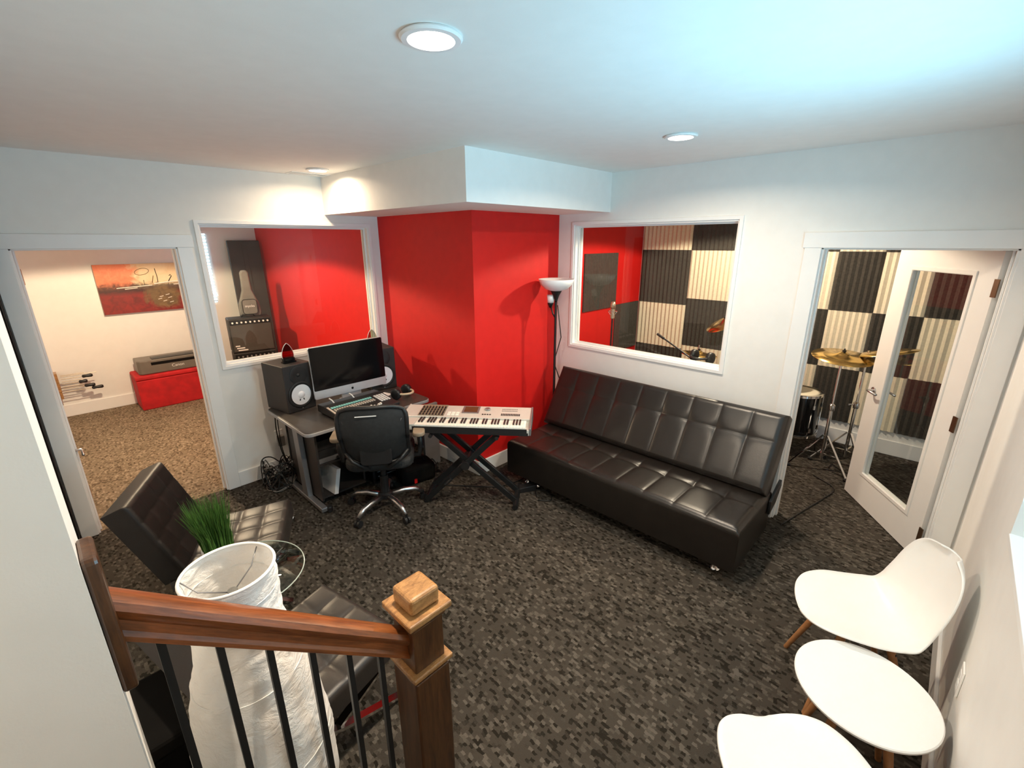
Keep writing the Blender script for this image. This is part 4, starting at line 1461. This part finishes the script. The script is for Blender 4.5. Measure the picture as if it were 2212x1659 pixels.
shell_chair((2.285, 0.0, 0), R(25), 'white moulded chair with wooden legs between the round table and the open door')
shell_chair((1.29, 0.012, 0), R(-46), 'white moulded chair with wooden legs nearest the stairs, cut by the picture edge')
rt = thing('round_table', 'small round white side table with wooden legs between two white chairs', 'table', (1.845, -0.055, 0))
MB().lathe([(0.001, 0.437), (0.222, 0.437), (0.226, 0.442), (0.226, 0.449), (0.222, 0.4525), (0.001, 0.453)], 72).build('table_top', 'white_lacquer', rt, smooth=True, auto=40)
for k in range(4):
    a = R(58 + 90 * k)
    MB().tube([(0.09 * math.cos(a), 0.09 * math.sin(a), 0.437), (0.20 * math.cos(a), 0.20 * math.sin(a), 0.0)], [0.018, 0.011], 12).build('leg', 'wood_leg', rt, smooth=True, auto=50)

# ------------------------------------------------------------------ switches and outlets
def plate(name, label, cat, loc, rz, toggle=True):
    t = thing(name, label, cat, loc, rz)
    box('cover_plate', 'white_plastic', t, -0.036, 0.036, -0.007, -0.0005, -0.058, 0.058, bev=0.003)
    if toggle:
        box('toggle', 'white_plastic', t, -0.005, 0.005, -0.018, -0.006, -0.008, 0.012, bev=0.002)
        box('slot', 'grey_steel', t, -0.007, 0.007, -0.0078, -0.0068, -0.013, 0.013)
    else:
        for z in (-0.022, 0.022):
            box('socket', 'trim_paint', t, -0.016, 0.016, -0.0085, -0.006, z - 0.014, z + 0.014, bev=0.002)
    return t


plate('light_switch', 'white light switch plate between the right window and the drum room door', 'switch', (XB, 1.075, 1.19), R(90))
o = plate('wall_outlet', 'white wall outlet low beside the desk with a plug in it', 'outlet', (1.30, YA, 0.36), 0, False)
p_ = plate('wall_outlet', 'white wall outlet low on the side wall behind the round table', 'outlet', (2.08, YC, 0.50), R(180), False)
tag(box('power_adapter', 'cable_grey', None, 1.275, 1.33, YA - 0.055, YA - 0.009, 0.27, 0.37, bev=0.006), 'grey power adapter plugged into the outlet beside the desk', 'adapter')

# ------------------------------------------------------------------ cables
def wander(n, c, rx, ry, rz, seed, zmin=0.007):
    rnd = random.Random(seed)
    pts = []
    a = rnd.uniform(0, 6.28)
    for k in range(n):
        a += rnd.uniform(0.45, 0.95)
        rr_ = rnd.uniform(0.55, 1.0)
        pts.append((c[0] + rx * rr_ * math.cos(a), c[1] + ry * rr_ * math.sin(a), max(zmin, c[2] + rz * (rnd.random() ** 2.0))))
    return pts


def spline(pts, n=5):
    out = []
    for i in range(len(pts) - 1):
        p0_, p1_, p2_, p3_ = [Vector(pts[max(0, min(len(pts) - 1, q))]) for q in (i - 1, i, i + 1, i + 2)]
        for k in range(n):
            t_ = k / n
            out.append(0.5 * ((2 * p1_) + (-p0_ + p2_) * t_ + (2 * p0_ - 5 * p1_ + 4 * p2_ - p3_) * t_ ** 2 + (-p0_ + 3 * p1_ - 3 * p2_ + p3_) * t_ ** 3))
    out.append(Vector(pts[-1]))
    for q in out:
        q.z = max(q.z, 0.006)
    return out


cab_lab = ['tangled thick black cable heaped on the carpet left of the desk', 'looped thin black cable on top of the heap beside the desk', 'loose grey cable winding through the heap beside the desk', 'black cable looping at the bottom of the heap by the wall']
for k in range(4):
    o = MB().tube(spline(wander(34, (1.20, 3.98, 0.01), 0.17, 0.16, 0.24, 20 + k)), 0.0055 if k != 2 else 0.0045, 6).build('cable', 'cable_grey' if k == 2 else 'cable_black', None, smooth=True)
    tag(o, cab_lab[k], 'cable', 'cables heaped beside the desk')
o = MB().tube(spline([(1.22, 3.99, 0.69), (1.22, 4.03, 0.5), (1.24, 4.05, 0.3), (1.27, 4.02, 0.12)]), 0.005, 6).tube(spline([(1.235, 3.99, 0.69), (1.24, 4.03, 0.5), (1.25, 4.05, 0.3), (1.28, 4.02, 0.12)]), 0.004, 6).build('hanging_cable', 'cable_black', None, smooth=True)
tag(o, 'two black cords hanging from the desk edge down to the cable heap', 'cable')
o = MB().tube(spline(wander(22, (2.20, 3.30, 0.008), 0.16, 0.14, 0.10, 51)), 0.006, 6).build('cable', 'cable_black', None, smooth=True)
tag(o, 'black cables coiled on the carpet behind the keyboard stand', 'cable')
o = MB().tube(spline([(2.15, 2.95, 0.007), (2.35, 2.70, 0.007), (2.5, 2.55, 0.007), (2.72, 2.50, 0.007), (2.78, 2.60, 0.01)]), 0.005, 6).build('cable', 'cable_black', None, smooth=True)
tag(o, 'single black cable running along the column foot', 'cable')
o = MB().tube(spline([(2.58, 2.20, 0.007), (2.66, 2.28, 0.007), (2.70, 2.18, 0.007), (2.62, 2.08, 0.007), (2.55, 2.16, 0.007)]), 0.005, 6).build('cable', 'cable_black', None, smooth=True)
tag(o, 'short black cable loop on the carpet at the sofa corner', 'cable')
o = MB().tube(spline([(3.55, 0.60, 0.007), (3.9, 0.52, 0.007), (4.2, 0.45, 0.007), (4.45, 0.42, 0.007), (4.6, 0.60, 0.007)]), 0.006, 6).build('cable', 'cable_black', None, smooth=True)
tag(o, 'black cable crossing the carpet in the drum room doorway', 'cable')

# ------------------------------------------------------------------ left room contents
pt = thing('wall_painting', 'wide abstract canvas in orange, cream and dark red on the far wall', 'painting', (1.03, 7.70, 1.51))
box('canvas', 'abstract_painting', pt, -0.448, 0.448, -0.052, -0.048, -0.305, 0.305)
box('stretcher', 'canvas_edge', pt, -0.447, 0.447, -0.049, -0.001, -0.304, 0.304)
def stroke(pts, r_, mat):
    MB().tube([(x, -0.0525, z) for x, z in pts], r_, 5).build('brush_stroke', mat, pt)
stroke([(0.02 + 0.075 * math.cos(R(a)), 0.205 + 0.04 * math.sin(R(a)) + 0.012 * math.cos(R(a))) for a in range(0, 361, 20)], 0.0035, 'stroke_brown')
stroke([(-0.27, 0.012), (-0.05, 0.022), (0.10, 0.03)], 0.006, 'stroke_white')
stroke([(-0.19, -0.005), (-0.06, 0.005)], 0.005, 'stroke_white')
stroke([(0.12, 0.045), (0.28, 0.062), (0.44, 0.072)], 0.008, 'stroke_white')
stroke([(0.33, 0.028), (0.44, 0.03)], 0.006, 'stroke_white')
stroke([(0.16, 0.24), (0.17, 0.13), (0.165, 0.06)], 0.004, 'stroke_black')
stroke([(0.13, 0.15), (0.105, 0.06)], 0.004, 'stroke_brown')
stroke([(0.30, 0.14), (0.315, 0.155), (0.325, 0.135), (0.295, 0.09), (0.28, 0.065)], 0.005, 'stroke_black')
stroke([(0.02, 0.10), (0.02, 0.04), (0.06, 0.035)], 0.003, 'stroke_black')
for x, z in ((0.17, -0.12), (0.24, -0.10), (0.15, -0.15), (0.26, -0.14), (0.20, -0.18), (0.27, -0.20)):
    stroke([(x - 0.022, z - 0.006), (x + 0.022, z + 0.004)], 0.004, 'stroke_white')

rb = thing('storage_ottoman', 'red upholstered storage box under the printer', 'ottoman', (1.04, 7.46, 0))
box('box', 'red_fabric', rb, -0.365, 0.365, -0.215, 0.215, 0.0, 0.39, bev=0.012)
box('lid', 'red_fabric', rb, -0.370, 0.370, -0.220, 0.220, 0.39, 0.450, bev=0.02, seg=3)
pn = thing('printer', 'grey inkjet printer sitting on the red storage box', 'printer', (1.09, 7.45, 0.4505))
MB().prism([(-0.36, -0.13), (-0.33, -0.17), (0.34, -0.17), (0.37, -0.13), (0.37, 0.14), (-0.36, 0.14)], 0.0, 0.185).build('body', 'printer_grey', pn, bev=0.015, seg=3)
box('paper_tray', 'black_plastic', pn, -0.20, 0.27, -0.155, -0.02, 0.183, 0.195, bev=0.005)
box('output_slot', 'black_gloss', pn, -0.22, 0.28, -0.1735, -0.168, 0.115, 0.15)
text('lettering', 'Canon', 'print_white', pn, (0.06, -0.1745, 0.058), (R(90), 0, 0), 0.052)

rack_t = thing('tool_holder', 'wooden wall block holding screwdrivers by the left doorway', 'tool rack', (-0.02, 7.62, 0.42))
box('block', 'oak_cap_lit', rack_t, -0.10, 0.02, -0.06, 0.078, -0.16, 0.16, bev=0.004)
tools = [(0.13, 0.24, 0.0, False), (0.115, 0.35, 0.0, False), (0.085, 0.31, 0.10, True), (0.052, 0.20, 0.0, False), (0.025, 0.25, 0.08, True), (-0.012, 0.22, 0.0, False), (-0.035, 0.31, 0.10, True), (-0.075, 0.38, 0.11, True)]
tlab = ['thin steel rod with a blunt end, topmost of the wall tools', 'long thin steel rod with an orange tip, second from the top', 'short black-handled screwdriver, highest of four with handles', 'short bare steel rod below the highest black-handled screwdriver', 'stubby black-handled screwdriver close to the left doorway jamb', 'short bare steel rod between two black-handled screwdrivers', 'black-handled screwdriver just above the lowest one', 'longest black-handled screwdriver, lowest of the wall tools']
for k, (z, L, hl, hd) in enumerate(tools):
    t = thing('screwdriver' if hd else 'steel_rod', tlab[k], 'tool', (0.0, 7.55, 0.42 + z), 0, 'tools sticking out of the wall block')
    MB().tube([(0.021, 0, 0), (L - hl, 0, 0)], 0.0045, 8).build('shaft', 'steel_rod', t)
    if hd:
        MB().tube([(L - hl, 0, 0), (L - hl + 0.012, 0, 0), (L - hl * 0.6, 0, 0), (L - 0.015, 0, 0), (L, 0, 0)], [0.012, 0.020, 0.017, 0.022, 0.014], 10).build('handle', 'black_plastic', t, smooth=True)

gb = thing('acoustic_panel', 'tall dark grey acoustic panel leaning in the corner of the left room', 'panel', (2.25, 7.42, 0), R(-8))
m = MB()
m.M = Matrix.Rotation(R(-4), 4, 'X')
m.box(-0.205, 0.205, -0.05, 0.03, 0.0, 2.10).build('board', 'gobo_dark', gb, bev=0.01)
m = MB()
m.M = Matrix.Rotation(R(-4), 4, 'X')
m.box(-0.03, 0.03, -0.056, -0.05, 0.02, 2.06).build('fabric_fold', 'gobo_dark', gb, bev=0.002)


def amp(loc, rz, wd, dp, ht, label, strip):
    t = thing('guitar_amplifier', label, 'amplifier', loc, rz, 'guitar amplifiers stacked in the left room')
    box('cabinet', 'amp_tolex', t, -wd / 2, wd / 2, -dp / 2, dp / 2, 0, ht, bev=0.015, seg=3)
    box('grille_cloth', 'amp_grille' if strip else 'amp_tolex', t, -wd / 2 + 0.02, wd / 2 - 0.02, -dp / 2 - 0.004, -dp / 2 + 0.004, 0.02, ht - 0.08)
    cp = box('control_panel', 'black_gloss', t, -wd / 2 + 0.02, wd / 2 - 0.02, -dp / 2 - 0.006, -dp / 2 + 0.004, ht - 0.075, ht - 0.02)
    for k in range(9):
        MB().tube([(-wd / 2 + 0.05 + k * (wd - 0.10) / 8, -dp / 2 - 0.004, ht - 0.048), (-wd / 2 + 0.05 + k * (wd - 0.10) / 8, -dp / 2 - 0.02, ht - 0.048)], 0.011, 10).build('knob', 'print_white' if strip else 'grey_steel', cp)
    MB().tube([(-0.08, 0, ht), (-0.06, 0, ht + 0.03), (0.06, 0, ht + 0.03), (0.08, 0, ht)], 0.009, 8).build('handle', 'rubber', t, smooth=True)
    return t


a1 = amp((1.90, 6.62, 0.0), R(-10), 0.50, 0.26, 0.70, 'black guitar amplifier at the bottom of the stack in the left room', False)
a2 = amp((1.90, 6.62, 0.702), R(-10), 0.50, 0.26, 0.44, 'black guitar amplifier with white knobs on top of the stack', True)
for k, wd in enumerate((0.05, 0.09, 0.11)):
    box('label_print', 'print_white', a2, -0.21 + k * 0.012, -0.21 + k * 0.012 + wd, -0.1352, -0.1338, 0.085 - k * 0.028, 0.098 - k * 0.028)
gb2 = thing('guitar_bag', 'grey padded guitar gig bag standing on the stacked amplifiers', 'bag', (1.95, 6.66, 1.145), R(-12))
pf = [(0.115, 0.0), (0.125, 0.05), (0.118, 0.16), (0.085, 0.25), (0.058, 0.33), (0.052, 0.45), (0.05, 0.55), (0.03, 0.585)]
poly = [(x, z) for x, z in pf] + [(-x, z) for x, z in reversed(pf)]
MB().prism(poly, -0.05, 0.04, 'y').build('body', 'bag_grey', gb2, bev=0.02, seg=3)
MB().prism(rrect(-0.085, 0.085, 0.03, 0.22, 0.04), -0.066, -0.045, 'y').build('pocket', 'bag_grey', gb2, bev=0.008)
MB().tube([(x, -0.067, z) for x, z in rrect(-0.085, 0.085, 0.03, 0.22, 0.04)] + [(0.085, -0.067, 0.18)], 0.004, 6).build('zipper', 'rubber', gb2)
text('lettering', 'mycks', 'print_white', gb2, (0, -0.0675, 0.12), (R(90), 0, 0), 0.045)

# ------------------------------------------------------------------ drum room contents
def cymbal_stand(name, base, top_z, lean, label, cym_r, tilt, cym_label=None, arm=None):
    t = thing(name, label, 'stand', (base[0], base[1], 0), R(random.uniform(0, 120)))
    for k in range(3):
        a = R(120 * k)
        d = Vector((math.cos(a), math.sin(a), 0))
        p = d * 0.27 + Vector((0, 0, 0.018))
        lg = MB().bar(d * 0.02 + Vector((0, 0, 0.34)), p, 0.020, 0.008).build('tripod_leg', 'chrome', t)
        MB().tube([p - d * 0.02 + Vector((0, 0, 0.0)), p + d * 0.012], 0.017, 8).build('rubber_foot', 'rubber', lg)
        MB().bar((0, 0, 0.16), d * 0.15 + Vector((0, 0, 0.175)), 0.016, 0.006).build('tripod_brace', 'chrome', t)
    MB().tube([(0, 0, 0.10), (0, 0, 0.62)], 0.0145, 10).build('lower_tube', 'chrome', t)
    MB().tube([(0, 0, 0.60), (0, 0, top_z)], 0.010, 10).build('upper_tube', 'chrome', t)
    cl = MB().lathe([(0.022, 0.585), (0.024, 0.60), (0.024, 0.635), (0.015, 0.645)], 14).build('clamp', 'chrome', t, smooth=True, auto=40)
    MB().tube([(0.02, 0, 0.615), (0.055, 0, 0.615)], 0.006, 6).tube([(0.055, -0.018, 0.615), (0.055, 0.018, 0.615)], 0.006, 6).build('wing_bolt', 'chrome', cl)
    return t


def cymbal(loc, r_, rot, label):
    t = thing('cymbal', label, 'cymbal', loc, 0, 'brass cymbals of the drum kit')
    t.rotation_euler = rot
    MB().lathe([(0.006, 0.03), (0.02, 0.028), (0.045, 0.012), (0.055, 0.004), (r_ * 0.6, -0.006), (r_, -0.018), (r_, -0.020), (r_ * 0.6, -0.008), (0.055, 0.002), (0.04, 0.010), (0.02, 0.024), (0.006, 0.027)], 56, close=False).build('plate', 'cymbal_brass', t, smooth=True)
    MB().lathe([(0.014, 0.028), (0.016, 0.045), (0.006, 0.048), (0.006, 0.06)], 12).build('felt_and_nut', 'rubber', t, smooth=True, auto=40)
    return t


cymbal_stand('cymbal_stand', (4.80, 0.60), 1.09, 0, 'chrome cymbal stand under the larger brass cymbal near the door', 0.22, 0)
cymbal((4.80, 0.60, 1.10), 0.235, (R(4), R(-6), 0), 'large round brass cymbal seen through the open door')
cymbal_stand('cymbal_stand', (5.02, 0.45), 1.13, 0, 'chrome cymbal stand nearest the open glass door', 0.2, 0)
cymbal((5.0, 0.33, 1.15), 0.22, (R(-14), R(2), 0), 'tilted brass cymbal touching the edge of the glass door')

ft = thing('floor_tom', 'glossy black floor tom with pale drum head behind the door frame', 'drum', (5.10, 0.93, 0))
MB().lathe([(0.20, 0.20), (0.20, 0.62), (0.195, 0.62), (0.195, 0.20)], 48, close=False).build('shell', 'drum_shell', ft, smooth=True, auto=40)
MB().lathe([(0.001, 0.632), (0.15, 0.634), (0.196, 0.628)], 48).build('drum_head', 'drum_head', ft, smooth=True)
for z in (0.61, 0.195):
    MB().lathe([(0.202, z), (0.212, z + 0.003), (0.212, z + 0.026), (0.197, z + 0.028), (0.197, z)], 48, close=False).build('hoop', 'chrome', ft, smooth=True, auto=40)
for k in range(8):
    a = R(45 * k + 10)
    for z in (0.52, 0.28):
        MB().tube([(0.207 * math.cos(a), 0.207 * math.sin(a), z - 0.02), (0.207 * math.cos(a), 0.207 * math.sin(a), z + 0.02)], 0.011, 8).build('lug', 'chrome', ft)
    MB().tube([(0.21 * math.cos(a), 0.21 * math.sin(a), 0.53), (0.21 * math.cos(a), 0.21 * math.sin(a), 0.63)], 0.004, 6).build('tension_rod', 'chrome', ft)
for k in range(3):
    a = R(120 * k + 60)
    MB().tube([(0.225 * math.cos(a), 0.225 * math.sin(a), 0.50), (0.225 * math.cos(a), 0.225 * math.sin(a), 0.12), (0.245 * math.cos(a), 0.245 * math.sin(a), 0.0)], 0.007, 8).build('leg', 'chrome', ft, smooth=True)

kd = thing('bass_drum', 'black bass drum standing deeper in the drum room', 'drum', (5.15, 1.55, 0.0), R(90))
m = MB()
m.M = Matrix.Translation((0, 0, 0.30)) @ Matrix.Rotation(R(90), 4, 'X')
m.lathe([(0.27, -0.2), (0.27, 0.2), (0.26, 0.2), (0.26, -0.2)], 48, close=False).build('shell', 'drum_shell', kd, smooth=True, auto=40)
for s in (-1, 1):
    m = MB()
    m.M = Matrix.Translation((0, s * 0.2, 0.30)) @ Matrix.Rotation(R(90), 4, 'X')
    m.lathe([(0.262, -0.02), (0.285, -0.02), (0.285, 0.02), (0.262, 0.02)], 48).build('hoop', 'drum_shell', kd, smooth=True, auto=40)
    m = MB()
    m.M = Matrix.Translation((0, s * 0.205, 0.30)) @ Matrix.Rotation(R(90), 4, 'X')
    m.lathe([(0.001, 0.0), (0.261, 0.0), (0.261, 0.004), (0.001, 0.004)], 48).build('drum_head', 'drum_shell', kd)
    MB().tube([(s * 0.24, 0.1, 0.2), (s * 0.36, 0.2, 0.0)], 0.008, 8).build('spur', 'chrome', kd)
tm = thing('rack_tom', 'black rack tom with pale head tilted above the bass drum', 'drum', (5.05, 1.10, 0.86), 0)
tm.rotation_euler = (R(-18), R(-12), 0)
MB().lathe([(0.15, -0.12), (0.15, 0.10)], 40).build('shell', 'drum_shell', tm, smooth=True, auto=40)
MB().lathe([(0.001, 0.108), (0.147, 0.104)], 40).build('drum_head', 'drum_head', tm, smooth=True)
for z in (0.088, -0.13):
    MB().lathe([(0.151, z), (0.161, z), (0.161, z + 0.022), (0.149, z + 0.022)], 40, close=False).build('hoop', 'chrome', tm, smooth=True, auto=40)
MB().tube([(0.0, 0.12, -0.05), (0.05, 0.22, -0.28), (0.05, 0.36, -0.36)], 0.011, 8).build('mount_arm', 'chrome', tm, smooth=True)

# hi-hat and crash seen through the right window
cymbal_stand('hi_hat_stand', (5.05, 1.95), 0.95, 0, 'chrome hi-hat stand behind the right window', 0.2, 0)
cymbal((5.05, 1.95, 0.86), 0.20, (R(3), R(4), 0), 'brass hi-hat cymbal low behind the right window')
cymbal_stand('cymbal_stand', (4.62, 1.55), 1.30, 0, 'chrome cymbal stand cut by the right window frame', 0.2, 0)
cymbal((4.62, 1.55, 1.32), 0.20, (R(-22), R(-18), 0), 'brass cymbal at the edge of the right window')

# condenser microphone on a stand
ms = thing('microphone_stand', 'black microphone stand behind the right window beside the red wall', 'stand', (4.05, 2.475, 0))
MB().lathe([(0.13, 0), (0.13, 0.012), (0.02, 0.025)], 28).build('base', 'black_iron', ms, smooth=True, auto=40)
MB().tube([(0, 0, 0.02), (0, 0, 1.30)], 0.010, 10).build('pole', 'black_iron', ms)
mc = thing('condenser_microphone', 'brass coloured studio microphone in a wire shock mount', 'microphone', (4.05, 2.475, 1.302))
MB().lathe([(0.010, 0), (0.022, 0.01), (0.024, 0.10), (0.024, 0.105)], 20).build('body', 'mic_gold', mc, smooth=True, auto=40)
MB().lathe([(0.025, 0.105), (0.026, 0.15), (0.020, 0.175), (0.001, 0.18)], 20).build('grille', 'mic_gold', mc, smooth=True)
sm = MB().tube([(0.045 * math.cos(R(a)), 0.045 * math.sin(R(a)), 0.08) for a in range(0, 361, 20)], 0.003, 6, caps=False).build('shock_mount', 'chrome', mc)
for k in range(4):
    a = R(90 * k + 30)
    MB().tube([(0.045 * math.cos(a), 0.045 * math.sin(a), 0.08), (0.024 * math.cos(a + 0.5), 0.024 * math.sin(a + 0.5), 0.045)], 0.002, 6).build('elastic', 'print_white', sm)
bs = thing('boom_stand', 'black boom microphone stand reaching across the right window', 'stand', (4.22, 1.80, 0))
MB().lathe([(0.14, 0), (0.14, 0.012), (0.02, 0.022)], 28).build('base', 'black_iron', bs, smooth=True, auto=40)
MB().tube([(0, 0, 0.02), (0, 0, 1.05)], 0.011, 10).build('pole', 'black_iron', bs)
MB().tube([(0.05, 0.28, 1.17), (0.0, 0.0, 1.05), (-0.04, -0.26, 0.93)], 0.008, 8).build('boom_arm', 'black_iron', bs)
MB().tube([(0.05, 0.28, 1.17), (0.035, 0.20, 1.136)], 0.013, 8).build('boom_clip', 'black_plastic', bs)
# gear on the inner window ledge
tag(box('cue_mixer', 'black_plastic', None, 3.80, 3.92, 1.36, 1.56, 1.02, 1.06, bev=0.004), 'small black cue box behind the right window ledge', 'audio gear')
sh = thing('equipment_shelf', 'narrow black shelf stand below the right window inside the drum room', 'shelf', (3.86, 1.46, 0))
box('shelf_board', 'black_plastic', sh, -0.09, 0.09, -0.18, 0.18, 1.0, 1.019)
for sx_ in (-1, 1):
    for sy_ in (-1, 1):
        box('leg', 'black_iron', sh, sx_ * 0.08 - 0.008, sx_ * 0.08 + 0.008, sy_ * 0.17 - 0.008, sy_ * 0.17 + 0.008, 0.0, 1.0)
headphones((3.86, 1.46, 1.061), R(80), 'black headphones lying on the cue box behind the right window', 1.0, False)
